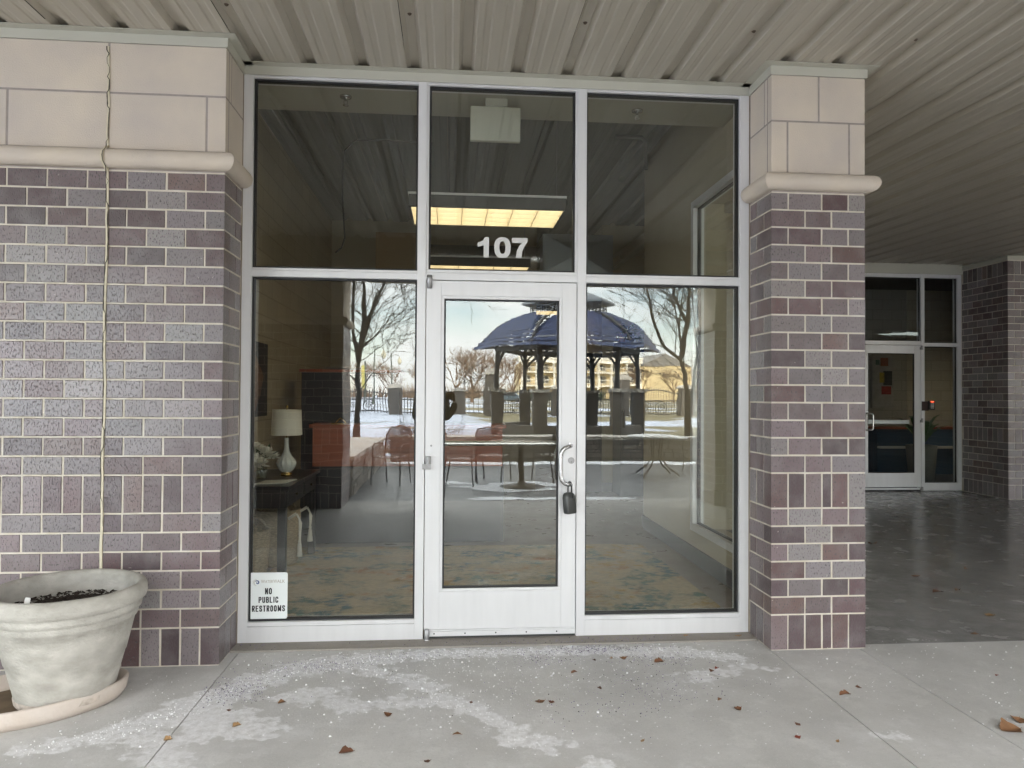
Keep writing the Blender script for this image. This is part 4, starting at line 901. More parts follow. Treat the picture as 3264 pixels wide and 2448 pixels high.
sprinkler(-.76,.88,'pendant sprinkler behind the upper left pane'); sprinkler(1.37,.92,'pendant sprinkler behind the upper right pane')
q = MB(); q.tube([(-.2,3.0,4.0),(-.7,2.95,4.0),(-.95,2.9,3.97),(-1.06,2.88,3.86),(-1.08,2.88,3.6),(-1.07,2.88,3.3),(-1.05,2.9,3.0),(-1.08,2.9,2.9),(-1.14,2.9,2.85)],.008,8); tag(q.build('hanging_cable', black_satin, loc=(-1.0,2.9,2.85)), 'thin black cable drooping from the room ceiling at left', 'cable')
q = MB(); q.tube([(1.9,1.3,3.9),(1.9,3.6,3.9)],.05,14); q.tube([(1.55,2.4,3.92),(1.80,2.4,3.92),(1.84,2.4,3.88),(1.84,2.4,3.62)],.022,10); tag(q.build('ceiling_pipe', mat('dark_pipe',(.06,.06,.058),.5), loc=(1.9,2.4,3.9)), 'dark pipe with an elbow below the room ceiling at right', 'pipe')
foil = mat('duct_foil',(.55,.55,.54),.25,.9,bump=.8,bscale=14)
rt = thing('duct', (.5,5.0,3.05), 'silver foil wrapped round duct crossing the room', 'duct')
q = MB(); q.tube([(-.45,5.1,3.25),(.0,5.1,3.25),(1.6,5.1,3.25)],.16,20); q.build('round_duct', foil, rt)
q = MB(); q.box(-.95,-.44,4.85,5.35,3.0,3.5); q.build('plenum_box', mat('duct_liner',(.25,.17,.09),.8), rt)
rt = thing('duct', (1.75,4.9,2.95), 'rectangular galvanised duct with creased side at the back right', 'duct')
galv = mat('galvanised_steel',(.30,.32,.32),.35,.7)
q = MB(); q.add([(1.15,4.7,3.0),(2.05,4.7,3.0),(2.05,4.7,3.5),(1.15,4.7,3.5),(1.6,4.66,3.25),(1.15,5.4,3.0),(2.05,5.4,3.0),(2.05,5.4,3.5),(1.15,5.4,3.5)],[(0,1,4),(1,2,4),(2,3,4),(3,0,4),(1,6,7,2),(0,5,6,1),(3,2,7,8),(0,3,8,5),(5,8,7,6)]); q.build('duct_body', galv, rt)

# ------------------------------------------------------------------ breezeway rear: second entrance, brick walls
YB = 6.4
rt = thing('breezeway_entrance', (7.2,YB,0), 'second aluminium entrance with glass door and sidelight at the back of the breezeway', 'storefront')
def mem(nm,x0,x1,z0,z1,y0=0,y1=.11,m=alu,bev=.0018,par=rt): q = MB(); q.box(x0,x1,YB+y0,YB+y1,z0,z1); return q.build(nm,m,par,bevel=bev)
mem('jamb',6.36,6.432,.005,3.40); mem('jamb',7.957,8.026,.005,3.40); mem('mullion',7.352,7.41,.005,3.40,-.002)
mem('head_rail',6.433,7.351,3.345,3.40,.002); mem('head_rail',7.411,7.956,3.345,3.40,.002)
mem('transom_bar',6.433,7.351,2.285,2.345,.001); mem('transom_bar',7.411,7.956,2.264,2.321,.001); mem('sill',7.411,7.956,.005,.124,-.001)
mem('metal_trim',6.30,8.028,3.401,3.56,-.03,.1,trim_m)
for a,b,c,d in ((6.433,7.351,2.346,3.344),(7.411,7.956,2.322,3.344),(7.411,7.956,.125,2.263)):
    mem('gasket',a,b,c,c+.012,.03,.05,gasket,0); mem('gasket',a,b,d-.012,d,.03,.05,gasket,0); mem('gasket',a,a+.012,c+.0121,d-.0121,.03,.05,gasket,0); mem('gasket',b-.012,b,c+.0121,d-.0121,.03,.05,gasket,0)
    mem('glass_pane',a+.006,b-.006,c+.006,d-.006,.036,.043,glass_far,0)
q = MB(); q.box(6.437,6.482,YB+.002,YB+.046,.06,2.278); q.box(7.246,7.348,YB+.002,YB+.046,.06,2.278); q.box(6.483,7.245,YB+.003,YB+.046,2.15,2.278); q.box(6.483,7.245,YB+.003,YB+.046,.06,.28)
d2 = q.build('door', alu, rt, bevel=.0018)
def dp(nm,m_,q,bev=0): ob = q.build(nm,m_,None,bevel=bev); ob.parent = d2; ob.matrix_parent_inverse = Matrix.Translation(-Vector(rt.location)); return ob
q = MB(); q.box(6.483,7.245,YB+.012,YB+.03,.281,.293); q.box(6.483,7.245,YB+.012,YB+.03,2.137,2.149); q.box(7.233,7.245,YB+.012,YB+.03,.294,2.136); dp('gasket', gasket, q)
q = MB(); q.box(6.488,7.239,YB+.018,YB+.025,.287,2.143); dp('glass_pane', glass_far, q)
q = MB(); q.box(6.49,7.20,YB+.06,YB+.10,1.045,1.105); dp('push_bar', alu, q, .004)
q = MB(); q.tube([(6.445,YB,1.205),(6.50,YB-.05,1.205),(6.522,YB-.06,1.195),(6.528,YB-.06,1.17),(6.528,YB-.06,.985),(6.522,YB-.06,.96),(6.50,YB-.05,.95),(6.445,YB,.95)],.010,10); dp('pull_handle', steel, q)
q = MB(); q.box(6.44,6.478,YB-.004,YB+.002,.93,1.23); dp('pull_plate', steel, q, .001)
for zc in (2.24,1.10,.03):
    q = MB(); q.tube([(7.36,YB-.012,zc-.03),(7.36,YB-.012,zc+.035)],.015,12); q.box(7.33,7.36,YB-.02,YB,zc-.03,zc+.01); dp('pivot_hinge', alu_dark, q)
q = MB(); q.box(6.44,7.34,YB-.004,YB+.01,.02,.05); dp('door_sweep', alu, q, .001); q = MB(); q.box(6.44,7.34,YB+.012,YB+.1,.004,.019); q.build('threshold', MATS['threshold_shadow_metal'], rt)
rt = thing('keypad', (7.5,YB-.03,1.27), 'black access keypad with a red light on the breezeway mullion', 'keypad')
q = MB(); q.box(7.358,7.47,YB-.008,YB-.003,1.255,1.40); q.build('mounting_plate', mat('brown_plate',(.05,.03,.028),.4,.4), rt); q = MB(); q.box(7.455,7.55,YB-.045,YB-.009,1.27,1.41); q.build('keypad_body', black_satin, rt, bevel=.004)
q = MB(); q.box(7.478,7.530,YB-.048,YB-.0455,1.388,1.404); q.build('indicator_light', emis('red_led',(1,.10,.04),.5), rt)
for i in range(4):
    for j in range(3): q = MB(); q.box(7.480+j*.019,7.493+j*.019,YB-.048,YB-.0455,1.292+i*.022,1.305+i*.022); q.build('key_button', white_paint, rt)
# brick pier at the right end
rt = thing('brick_pier', (8.6,5.9,0), 'dark shaded brick pier at the far right of the breezeway', 'brick pier')
rows2 = [('S',0,2)]+[('BA'[i%2],2+i,1) for i in range(6)]+[('S',8,2)]+[('BA'[i%2],10+i,1) for i in range(22)]+[('S',32,2)]
mb = MB(); BX, BY = 8.03, 5.455
face(mb, ((BX,BY),(0,1),(-1,0)), [BL,BL*2,BL*3,BL*4,.944], [C_]+[C_+BL*i for i in range(1,5)]+[.944], [C_*i for i in range(1,10)], rows=rows2)
face(mb, ((BX,BY),(1,0),(0,-1)), [C_]+[C_+BL*i for i in range(1,12)], [BL*i for i in range(1,12)], [C_*i for i in range(1,23)], rows=rows2)
corner(mb, BX, BY, 1, 1, rows=rows2)
mb.build('brickwork', brickm, rt)
mb = MB(); mb.box(BX+.003,10.6,BY+.0035,6.55,-.02,3.62); mb.build('mortar', mortar, rt)
mb = MB(); trim(mb, [(BX,6.4),(BX,BY),(10.6,BY)][::1], z=3.53); 
sweep_ = MB(); trim(sweep_, [(10.6,BY),(BX,BY),(BX,6.4)][::-1], z=3.525, leg=.06)
sweep_.build('metal_trim', trim_m, rt)
mb = MB(); rows3 = rows2
face(mb, ((3.56,6.4),(1,0),(0,-1)), [C_]+[C_+BL*i for i in range(1,14)], [BL*i for i in range(0,14)], [C_*i for i in range(0,28)], rows=rows2)
rt2 = thing('brick_wall', (4.95,6.5,0), 'brick wall at the back of the breezeway left of the second entrance', 'brick wall'); mb.build('brickwork', brickm, rt2); mb = MB(); mb.box(3.56,6.358,6.4035,6.6,-.02,3.62); mb.build('mortar', mortar, rt2)
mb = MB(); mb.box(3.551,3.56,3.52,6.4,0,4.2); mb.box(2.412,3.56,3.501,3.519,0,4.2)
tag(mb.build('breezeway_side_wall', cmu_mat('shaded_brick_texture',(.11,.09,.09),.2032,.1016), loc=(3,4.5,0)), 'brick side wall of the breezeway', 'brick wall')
# lobby behind the second entrance
wall('lobby_wall', [(6.0,6.12,6.52,11,0,3.6),(10.5,10.6,6.56,11,0,3.6),(9.05,10.49,9.3,9.42,0,3.6)], cmu_mat('lobby_block',(.38,.35,.27)), 'cream block walls of the lobby behind the second entrance')
wall('lobby_rear_wall', [(6.0,10.6,11.01,11.15,0,3.6)], mat('lobby_brown',(.17,.13,.085),.8), 'brown rear wall of the lobby')
q = MB(); q.box(6.0,10.6,6.52,11.1,-.03,.003); tag(q.build('lobby_floor', mat('lobby_carpet',(.035,.045,.07),.8,noise=.3,nscale=30), loc=(8,8.5,0)), 'dark blue lobby carpet', 'floor', kind='structure')
rt = thing('lobby_counter', (8.9,8.9,.004), 'dark blue counter with a pale footrail in the lobby', 'counter')
q = MB(); q.box(8.05,9.9,8.7,9.2,.004,.86); q.build('counter_front', mat('navy_panel',(.02,.06,.12),.5), rt); q = MB(); q.box(8.02,9.93,8.67,9.23,.861,.90); q.build('counter_top', MATS['cherry_wood'], rt); q = MB(); q.box(8.05,9.9,8.60,8.699,.50,.54); q.build('foot_rail', alu, rt)
rt = thing('abstract_painting', (8.5,9.27,1.25), 'tall abstract painting of grey, red and yellow blocks in the lobby', 'painting')
q = MB(); q.box(8.29,8.73,9.25,9.29,1.25,2.27); q.build('canvas', mat('painting_grey',(.34,.33,.30),.8,noise=.5,nscale=6,ncol=(.16,.15,.14)), rt)
for (x0,x1,z0,z1,c) in ((7.98,8.08,1.75,1.95,(.45,.32,.03)),(8.02,8.22,1.52,1.68,(.32,.02,.02)),(8.06,8.24,1.70,1.98,(.03,.03,.03)),(8.0,8.16,2.08,2.24,(.30,.06,.02)),(7.9,7.98,2.10,2.2,(.05,.12,.10))):
    q = MB(); q.box(x0+.46,x1+.46,9.247,9.2495,z0,z1); q.build('paint_patch', mat('paint_patch',c,.7,noise=.4,nscale=20), rt)
wall('lobby_partition', [(7.5,9.04,9.30,9.42,0,3.6)], cmu_mat('lobby_block_grey',(.30,.29,.25)), 'cream block partition behind the lobby painting')
rt = thing('potted_palm', (8.28,7.75,.004), 'leafy green palm in a tall grey planter behind the sidelight', 'plant')
q = MB(); q.lathe([(0,0),(.20,0),(.25,.62),(.22,.62),(.20,.55),(0,.54)],(8.28,7.75,.004),24); q.build('planter', mat('grey_planter',(.22,.22,.20),.7), rt)
q = MB(); pr_ = random.Random(4)
for i in range(12):
    a = i*.53+pr_.uniform(-.2,.2); r1 = pr_.uniform(.35,.6); h = pr_.uniform(.35,.75); pts_ = [Vector((8.28+r1*t*math.cos(a),7.75+r1*t*math.sin(a),.6+h*(1.9*t-1.15*t*t))) for t in (0,.2,.4,.6,.8,1)]
    for j in range(5):
        d = (pts_[j+1]-pts_[j]).normalized(); s_ = d.cross(Vector((0,0,1))).normalized(); wv = [.015,.05,.07,.06,.035,.003]
        q.add([pts_[j]-s_*wv[j],pts_[j]+s_*wv[j],pts_[j+1]+s_*wv[j+1],pts_[j+1]-s_*wv[j+1]],[(0,1,2,3)],True)
q.build('fronds', mat('palm_leaf',(.05,.13,.03),.5), rt)

# ------------------------------------------------------------------ flower pot, saucer
potm = mat('weathered_pot', (.50,.48,.435), .85, noise=1.0, nscale=8, ncol=(.30,.285,.25), bump=.5, bscale=60, nmap=(1,1,1.5), detail=12)
sauc = mat('weathered_saucer', (.47,.40,.34), .85, noise=.6, nscale=7, ncol=(.56,.51,.47), bump=.3, bscale=60)
PC = (-1.785,-.745)
rt = thing('saucer', (-1.95,-.80,0), 'large shallow terracotta saucer under the flower pot', 'saucer')
sc_c = (-1.95,-.80,0)
def oval(mb):
    mb.v = [(sc_c[0]+.9*((vx-sc_c[0])*.9+(vy-sc_c[1])*.436)*1.02-.436*(-(vx-sc_c[0])*.436+(vy-sc_c[1])*.9)*.63, sc_c[1]+.436*((vx-sc_c[0])*.9+(vy-sc_c[1])*.436)*1.02+.9*(-(vx-sc_c[0])*.436+(vy-sc_c[1])*.9)*.63, vz) for vx,vy,vz in mb.v]; return mb
q = MB(); q.lathe([(0,.02),(.35,.02),(.385,.03),(.402,.082),(.412,.088),(.424,.080),(.415,.03),(.395,.001),(0,.001)], sc_c, 64, wob=lambda an,z: 1+.004*math.sin(5*an)); oval(q).build('saucer_body', sauc, rt)
q = MB(); q.lathe([(0,.024),(.30,.0235),(.352,.0215)], sc_c, 48); oval(q).build('dirt_film', mat('dried_dirt',(.16,.115,.07),.95,noise=.4,nscale=9), rt)
rt = thing('flower_pot', (PC[0],PC[1],.022), 'weathered grey concrete flower pot with bare soil on the left', 'flower pot')
p0 = (PC[0],PC[1],.022)
q = MB(); q.lathe([(0,0),(.186,0),(.198,.012),(.202,.03),(.228,.14),(.245,.205),(.2485,.2085),(.272,.31),(.284,.365),(.293,.372),(.297,.385),(.296,.400),(.300,.406),(.311,.413),(.314,.428),(.312,.442),(.318,.448),(.330,.456),(.336,.476),(.335,.502),(.327,.522),(.312,.529),(.296,.524),(.286,.508),(.281,.46),(.277,.40)], p0, 72, wob=lambda an,z: 1+.004*math.sin(3*an+2)+.003*math.sin(7*an)); q.build('pot_body', potm, rt)
q = MB(); q.lathe([(0,.012),(.150,.0105),(.190,.0125),(.2015,.0135),(.2075,.022),(.2095,.044),(.2055,.046)], p0, 72, wob=lambda an,z: 1+.008*math.sin(9*an)+.006*math.sin(23*an) if z > .03 else 1); q.build('mineral_crust', mat('lime_crust',(.55,.48,.41),.9,noise=.4,nscale=40), rt)
q = MB(); soil = random.Random(12); n_ = 40; prof_s = [i/9*.282 for i in range(10)]
vs = []
for r in prof_s:
    for k in range(n_):
        an = 2*math.pi*k/n_; vs.append((p0[0]+r*math.cos(an), p0[1]+r*math.sin(an), p0[2]+.405+.025*math.cos(r*5)+.012*mnoise.noise(Vector((r*12*math.cos(an),r*12*math.sin(an),3)))+soil.uniform(-.006,.006)))
q.add(vs, [(i*n_+k,i*n_+(k+1)%n_,(i+1)*n_+(k+1)%n_,(i+1)*n_+k) for i in range(9) for k in range(n_)])
for i in range(1100):
    r = .275*math.sqrt(soil.random()); an = soil.uniform(0,6.28); s_ = soil.uniform(.0015,.0055); c = Vector((p0[0]+r*math.cos(an),p0[1]+r*math.sin(an),p0[2]+.430)); ax = Vector((soil.uniform(-1,1),soil.uniform(-1,1),soil.uniform(-.4,.4))).normalized()
    q.bar(c-ax*s_*2, c+ax*s_*2, s_, s_)
q.build('soil', mat('potting_soil',(.035,.024,.017),.95,noise=.5,nscale=60,bump=.8,bscale=120), rt)
q = MB(); q.prism([(-.012,0),(.012,0),(.012,.075),(.009,.079),(-.009,.079),(-.012,.075)],'y',-.001,.001); pt = q.build('plant_tag', white_paint); pt.location = (PC[0]-.085,PC[1]-.20,.465); pt.rotation_euler = (R_(-12),R_(6),0); tag(pt, 'small white plastic plant tag stuck in the soil of the flower pot', 'plant tag')

# ------------------------------------------------------------------ ice melt grains (uncountable) and leaves
gr = random.Random(21)
def grain(mb, x, y, s_):
    ang = gr.uniform(0,6.28); a = s_*gr.uniform(.7,1.3); b = s_*gr.uniform(.7,1.3); h = s_*gr.uniform(.7,1.2); c, d = math.cos(ang), math.sin(ang)
    P4 = [(x+c*u*a-d*v*b, y+d*u*a+c*v*b) for u, v in ((-1,-1),(1,-1),(1,1),(-1,1))]
    mb.add([(px,py,0.001) for px,py in P4]+[(x+(px-x)*.6,y+(py-y)*.6,h*1.5) for px,py in P4], [(4,5,6,7),(0,1,5,4),(1,2,6,5),(2,3,7,6),(3,0,4,7)])
def along(pts, t):
    L_ = [math.dist(a,b) for a,b in zip(pts[:-1],pts[1:])]; d = t*sum(L_)
    for (a,b),l_ in zip(zip(pts[:-1],pts[1:]),L_):
        if d <= l_: return (a[0]+(b[0]-a[0])*d/l_, a[1]+(b[1]-a[1])*d/l_)
        d -= l_
    return pts[-1]
wh = MB(); pu = MB(); dk = MB()
for i in range(1500):
    x, y = along(BAND, gr.random()**.9); x += gr.gauss(0,.05); y += gr.gauss(0,.055)
    if y < -.145: grain(wh, x, y, gr.choice((.0012,.0014,.0017,.002,.0026)))
for i in range(220):
    x, y = along(BR, gr.random()); grain(wh, x+gr.gauss(0,.05), y+gr.gauss(0,.05), gr.choice((.0012,.0016,.002)))
for i in range(1700):
    x = gr.gauss(.25,1.05); y = -.15-abs(gr.gauss(0,.62))
    if -2.5 < y and (x > -1.15 or y < -.4): grain(wh, x, y, gr.choice((.0011,.0013,.0016,.002,.0024,.004 if gr.random() < .2 else .0016)))
for i in range(160):
    x = gr.uniform(1.9,3.4); y = gr.uniform(-1.9,-.3); grain(wh, x, y, gr.choice((.0014,.0018,.0024,.003)))
for cx_,cy_,sx_,sy_,n_ in ((.80,-.215,.22,.035,700),(.52,-.36,.10,.05,260),(1.15,-.40,.16,.06,300),(-.72,-.37,.16,.05,420),(-1.02,-.66,.10,.09,520),(1.02,-.75,.22,.14,420),(.2,-.085,.6,.03,260),(1.0,-.09,.35,.03,260),(.62,-1.0,.22,.08,160),(-.3,-.25,.3,.04,220),(-1.15,-.06,.10,.05,70),(.2,-.6,.5,.25,240)):
    for i in range(int(n_*.75)):
        x, y = gr.gauss(cx_,sx_), gr.gauss(cy_,sy_)
        if -2.4 < y < -.01 and -1.20 < x < 1.83: 
            z_ = 0
            m_ = pu if gr.random() < .72 else dk
            b0 = len(m_.v); grain(m_, x, y, gr.choice((.0013,.0016,.002,.0026)))
            if y > -.132: m_.v[b0:] = [(vx,vy,vz+.009) for vx,vy,vz in m_.v[b0:]]
tag(wh.build('ice_melt_grains', mat('white_salt',(.74,.74,.76),.5)), 'white ice melt grains scattered over the sidewalk', 'ice melt', kind='stuff')
tag(pu.build('ice_melt_grains', mat('violet_salt',(.19,.165,.25),.55)), 'violet ice melt grains gathered by the door sill', 'ice melt', kind='stuff')
tag(dk.build('grit', mat('dark_grit',(.06,.055,.06),.8)), 'dark grit along the threshold', 'grit', kind='stuff')
lr = random.Random(31)
leaf_cols = [(.19,.085,.04),(.24,.12,.055),(.15,.065,.035),(.33,.20,.09),(.10,.05,.03),(.22,.05,.03)]
LM = [mat('dry_leaf',c,.7,noise=.35,nscale=40) for c in leaf_cols]
def leaf(x, y, s_, rz, ci, label, z=0, curl=None):
    """a small curled dry leaf with a midrib fold, resting on the ground"""
    q = MB(); curl = lr.uniform(-.25,.42) if curl is None else curl; n_ = 11; L_ = s_*.78; W_ = s_*lr.uniform(.22,.40); fold = lr.uniform(-.1,.55); lean = lr.uniform(-.5,.5)
    rows_ = []
    for i in range(n_):
        t = i/(n_-1); wv = W_*math.sin(math.pi*min(1,t*.97+.02))**.75*(1+.20*math.sin(11*t+ci*1.7)+.10*math.sin(23*t+ci)); zc = curl*L_*(2*t-1)**2*.55
        rows_.append([(L_*(t-.5), -wv, zc+wv*fold), (L_*(t-.5), -wv*.45, zc+wv*fold*.22), (L_*(t-.5), 0, zc-.0), (L_*(t-.5), wv*.45, zc+wv*(fold+lean)*.22), (L_*(t-.5), wv, zc+wv*(fold+lean))])
    mz = min(p[2] for r in rows_ for p in r); vs = [(p[0],p[1],p[2]-mz+.0012) for r in rows_ for p in r]
    fs = [(i*5+j,i*5+j+1,(i+1)*5+j+1,(i+1)*5+j) for i in range(n_-1) for j in range(4)]
    vb = [(a,b,c-.0008) for a,b,c in vs]; k = len(vs)
    q.add(vs, fs, True); q.add(vb, [f[::-1] for f in fs], True)
    q.tube([(L_*.48,0,rows_[-1][2][2]-mz+.001),(L_*.62,lr.uniform(-.1,.1)*L_,rows_[-1][2][2]-mz+.004)],.0009,5)
    o = q.build('dry_leaf', LM[ci], loc=(0,0,0)); o.location = (x,y,z); o.rotation_euler = (0,0,rz); return tag(o, label, 'leaf', 'dry leaves on the ground')
for a in [(.66,-.55,.05,.4,0,'curled brown leaf on the salt grains right of the door'),(.80,-.38,.030,2,4,'small dark brown leaf at the edge of the violet salt'),(.90,-.36,.034,1.2,3,'small tan leaf standing on edge in the violet salt'),(.965,-.37,.055,.1,1,'orange brown leaf lying on the violet salt before the right window'),(1.15,-.43,.07,.15,0,'long flat brown leaf on the violet salt before the right window'),(1.39,-.58,.038,.9,2,'small brown leaf near the brick column, left one of a close pair'),(1.43,-.545,.03,.5,5,'tiny red brown leaf near the brick column, right one of a close pair'),(.435,-.90,.062,.2,1,'folded tan brown leaf beside the white salt trail'),(.49,-.905,.04,2.6,2,'dark brown leaf touching a folded tan leaf'),(.11,-.88,.028,1.4,2,'tiny dark leaf on the white salt trail'),(-.27,-1.0,.045,1.5,0,'upright brown leaf in the middle of the sidewalk'),(-.78,-.82,.045,.5,1,'curled orange brown leaf on the left salt stain'),(-.92,-1.05,.046,.6,3,'oval tan leaf beside the left sidewalk joint'),(-1.17,-1.16,.040,.3,3,'oval tan leaf lying on the left sidewalk joint'),(-1.0,-.89,.026,1.8,2,'tiny brown leaf in the left salt band'),(.04,-1.20,.05,.0,1,'flat brown leaf near the lower end of the salt trail'),(-.41,-1.32,.075,.25,2,'long dark curled leaf in the foreground'),(-.08,-1.42,.034,.2,4,'dark leaf chip at the bottom edge of the sidewalk'),(1.30,-.93,.038,.7,1,'pale brown leaf on the bare sidewalk right of the salt'),(1.345,-1.04,.045,.1,0,'flat red brown leaf on the bare sidewalk left of a joint'),(.82,-1.31,.034,.9,3,'small tan leaf alone in the foreground right of centre'),(.75,-.76,.036,2.1,4,'small blackish leaf among the scattered grit'),
          (2.87,-.74,.032,.6,5,'small dark red leaf on the slab before the breezeway'),(2.46,-1.33,.125,.15,1,'large curled orange brown leaf at the right edge'),(2.57,-1.25,.085,.9,1,'brown leaf just behind the large leaf at the right edge'),(1.935,-.92,.075,.1,0,'flat brown leaf between the two right joints'),(2.05,-.84,.042,1.3,2,'upright dark leaf between the two right joints'),(1.55,-1.21,.04,1.9,2,'dark standing leaf left of the near right joint'),(1.49,-1.33,.036,.2,5,'small red leaf in the right foreground'),(1.64,-1.38,.03,.8,3,'tan leaf chip in the right foreground')]: leaf(*a)
leaf(1.43,-.045,.045,.7,3,'tan leaf on the threshold ledge under the right window',.010); leaf(1.745,-.07,.06,.4,3,'pale tan leaf at the right end of the threshold ledge',.010)
for a in [(3.23,-.11,.055,.8,1,'orange leaf near the front edge of the breezeway floor'),(3.61,.24,.09,.3,3,'tan leaf on the shiny breezeway floor near the right edge'),(3.65,.82,.10,.1,2,'long dark leaf on the shiny breezeway floor'),(3.84,.86,.07,.5,1,'brown leaf beside a long dark leaf on the breezeway floor'),(3.79,1.28,.10,.1,0,'brown leaf in the middle of the breezeway floor'),(4.18,2.52,.11,.0,0,'brown leaf far back on the breezeway floor by the column'),(4.39,1.5,.05,.4,1,'orange leaf on the right part of the breezeway floor')]: leaf(*a)

# ------------------------------------------------------------------ patio and garden across from the storefront (seen mirrored in the glass)
fld = mat('veneer_stone', (.26,.235,.21), .85, noise=.5, nscale=5, ncol=(.15,.14,.13), bump=.4, bscale=30)
capst = mat('wall_cap_stone', (.42,.40,.37), .75, noise=.25, nscale=4)
def veneer_wall(label, x0,x1,y0,y1,h=.57):
    rt = thing('seat_wall', ((x0+x1)/2,(y0+y1)/2,0), label, 'seat wall')
    q = MB(); q.box(x0+.04,x1-.04,y0+.04,y1-.04,-.02,h-.07); q.build('wall_core', mat('dark_core',(.06,.055,.05),.9), rt)
    q = MB(); r_ = random.Random(int(abs(x0*10)))
    for (a0,a1,fx) in ((y0,y1,lambda a,z,d: (x1-.04+d,a,z)),(y0,y1,lambda a,z,d: (x0+.04-d,a,z)),(x0,x1,lambda a,z,d: (a,y1-.04+d,z)),(x0,x1,lambda a,z,d:(a,y0+.04-d,z))):
        z = .0
        while z < h-.09:
            hh = min(r_.uniform(.07,.16), h-.075-z); a = a0+.02
            while a < a1-.04:
                ww = min(r_.uniform(.12,.40), a1-.02-a); d = r_.uniform(.012,.035)
                pts = [fx(a+.006,z+.006,-.02),fx(a+ww-.006,z+.006,-.02),fx(a+ww-.006,z+hh-.006,-.02),fx(a+.006,z+hh-.006,-.02),fx(a+.012,z+.012,d),fx(a+ww-.012,z+.010,d),fx(a+ww-.012,z+hh-.012,d),fx(a+.012,z+hh-.012,d)]
                q.add(pts, [(4,5,6,7),(0,1,5,4),(1,2,6,5),(2,3,7,6),(3,0,4,7)]); a += ww
            z += hh
    q.build('stone_veneer', fld, rt)
    q = MB(); q.box(x0-.02,x1+.02,y0-.02,y1+.02,h-.075,h); q.build('cap_stone', capst, rt, bevel=.01)
veneer_wall('stone seat wall running away from the porch pier along the patio', -2.05,-1.35,-11.0,-5.95)
veneer_wall('long stone seat wall across the far side of the patio', -1.3,16,-11.75,-11.2)
snow_m = mat('snow', (.62,.65,.70), .7, noise=.06, nscale=6, bump=.3, bscale=12)
def snow_patch(cx, cy, rx, ry, seed, label, h=.03):
    r_ = random.Random(seed); ph = [r_.uniform(0,6.28) for _ in range(5)]; q = MB(); n_ = 48; vs = [(cx,cy,h)]
    for ringi, (f, z) in enumerate(((.45,h*.95),(.8,h*.6),(1,.0))):
        for k in range(n_):
            t = 2*math.pi*k/n_; w_ = 1+.22*math.sin(2*t+ph[0])+.16*math.sin(3*t+ph[1])+.10*math.sin(5*t+ph[2])+.06*math.sin(9*t+ph[3]); vs.append((cx+rx*f*w_*math.cos(t), cy+ry*f*w_*math.sin(t), z))
    fs = [(0,1+k,1+(k+1)%n_) for k in range(n_)]+[(1+i*n_+k,1+(i+1)*n_+k,1+(i+1)*n_+(k+1)%n_,1+i*n_+(k+1)%n_) for i in range(2) for k in range(n_)]
    q.add(vs, fs, True); tag(q.build('snow_patch', snow_m, loc=(cx,cy,0)), label, 'snow', kind='structure')
snow_patch(1.5,-5.75,.95,.16,1,'thin strip of slush on the patio just past the porch edge',.015)
snow_patch(.75,-5.9,.4,.10,6,'small slush remnant by the porch edge',.012)
snow_patch(-.1,-7.6,.5,.22,2,'patch of melting snow under the patio chair',.02)
snow_patch(3.0,-10.8,4.4,.18,3,'long strip of snow in front of the far seat wall',.04)
snow_patch(11,-10.5,4,.35,4,'strip of snow at the right end of the far seat wall',.04)
snow_patch(1.0,-7.2,.9,.5,5,'crust of snow round the pedestal table foot',.015)
# patio furniture
iron = mat('bronze_iron', (.055,.045,.04), .45, .3)
mesh_m = mat('perforated_steel', (.10,.085,.075), .5, .3)
_n = mesh_m.node_tree; _t = _n.nodes.new('ShaderNodeBsdfTransparent'); _x = _n.nodes.new('ShaderNodeMixShader'); _x.inputs[0].default_value = .55; _n.links.new(_t.outputs[0], _x.inputs[1]); _n.links.new(_n.nodes['Principled BSDF'].outputs[0], _x.inputs[2]); _n.links.new(_x.outputs[0], _n.nodes['Material Output'].inputs[0])
rt = thing('patio_chair', (-.95,-7.5,0), 'bronze metal patio chair nearest the left window, alone by the seat wall', 'chair', 'bronze patio chairs', rz=R_(200))
for s_ in (-1,1):
    q = MB(); q.tube([(s_*.24,-.22,0),(s_*.235,-.20,.40),(s_*.235,-.20,.60),(s_*.24,-.12,.66),(s_*.24,.10,.66),(s_*.235,.20,.64)],.012,8); q.build('front_leg', iron, rt, world=False)
    q = MB(); q.tube([(s_*.22,.30,0),(s_*.215,.22,.42)],.012,8); q.build('rear_leg', iron, rt, world=False)
q = MB(); q.tube([(-.215,.20,.40),(-.215,.30,.80),(-.17,.325,.89),(0,.335,.93),(.17,.325,.89),(.215,.30,.80),(.215,.20,.40)],.012,8); q.build('back_frame', iron, rt, world=False)
q = MB(); q.add([(-.205,.205,.47),(.205,.205,.47),(.205,.296,.80),(.165,.318,.875),(0,.328,.915),(-.165,.318,.875),(-.205,.296,.80)],[tuple(range(7))]); q.add([(-.205,.211,.47),(.205,.211,.47),(.205,.302,.80),(.165,.324,.875),(0,.334,.915),(-.165,.324,.875),(-.205,.302,.80)],[tuple(range(7))[::-1]]); q.build('back_panel', mesh_m, rt, world=False)
q = MB(); q.box(-.225,.225,-.22,.215,.415,.430); q.build('seat', mesh_m, rt, world=False, bevel=.006)
for (x,y,rz,l_) in ((.20,-7.35,R_(100),'bronze patio chair pushed in at the left of the round pedestal table'),(.75,-8.05,R_(20),'bronze patio chair behind the round pedestal table at left'),(1.75,-7.95,R_(-30),'bronze patio chair behind the round pedestal table at right'),(4.9,-9.5,R_(-35),'bronze patio chair behind the table with bent legs')): dup(rt,(x,y,0),rz,l_)
rt = thing('pedestal_table', (1.15,-7.15,0), 'round bronze pedestal table with snow round its foot on the patio', 'table')
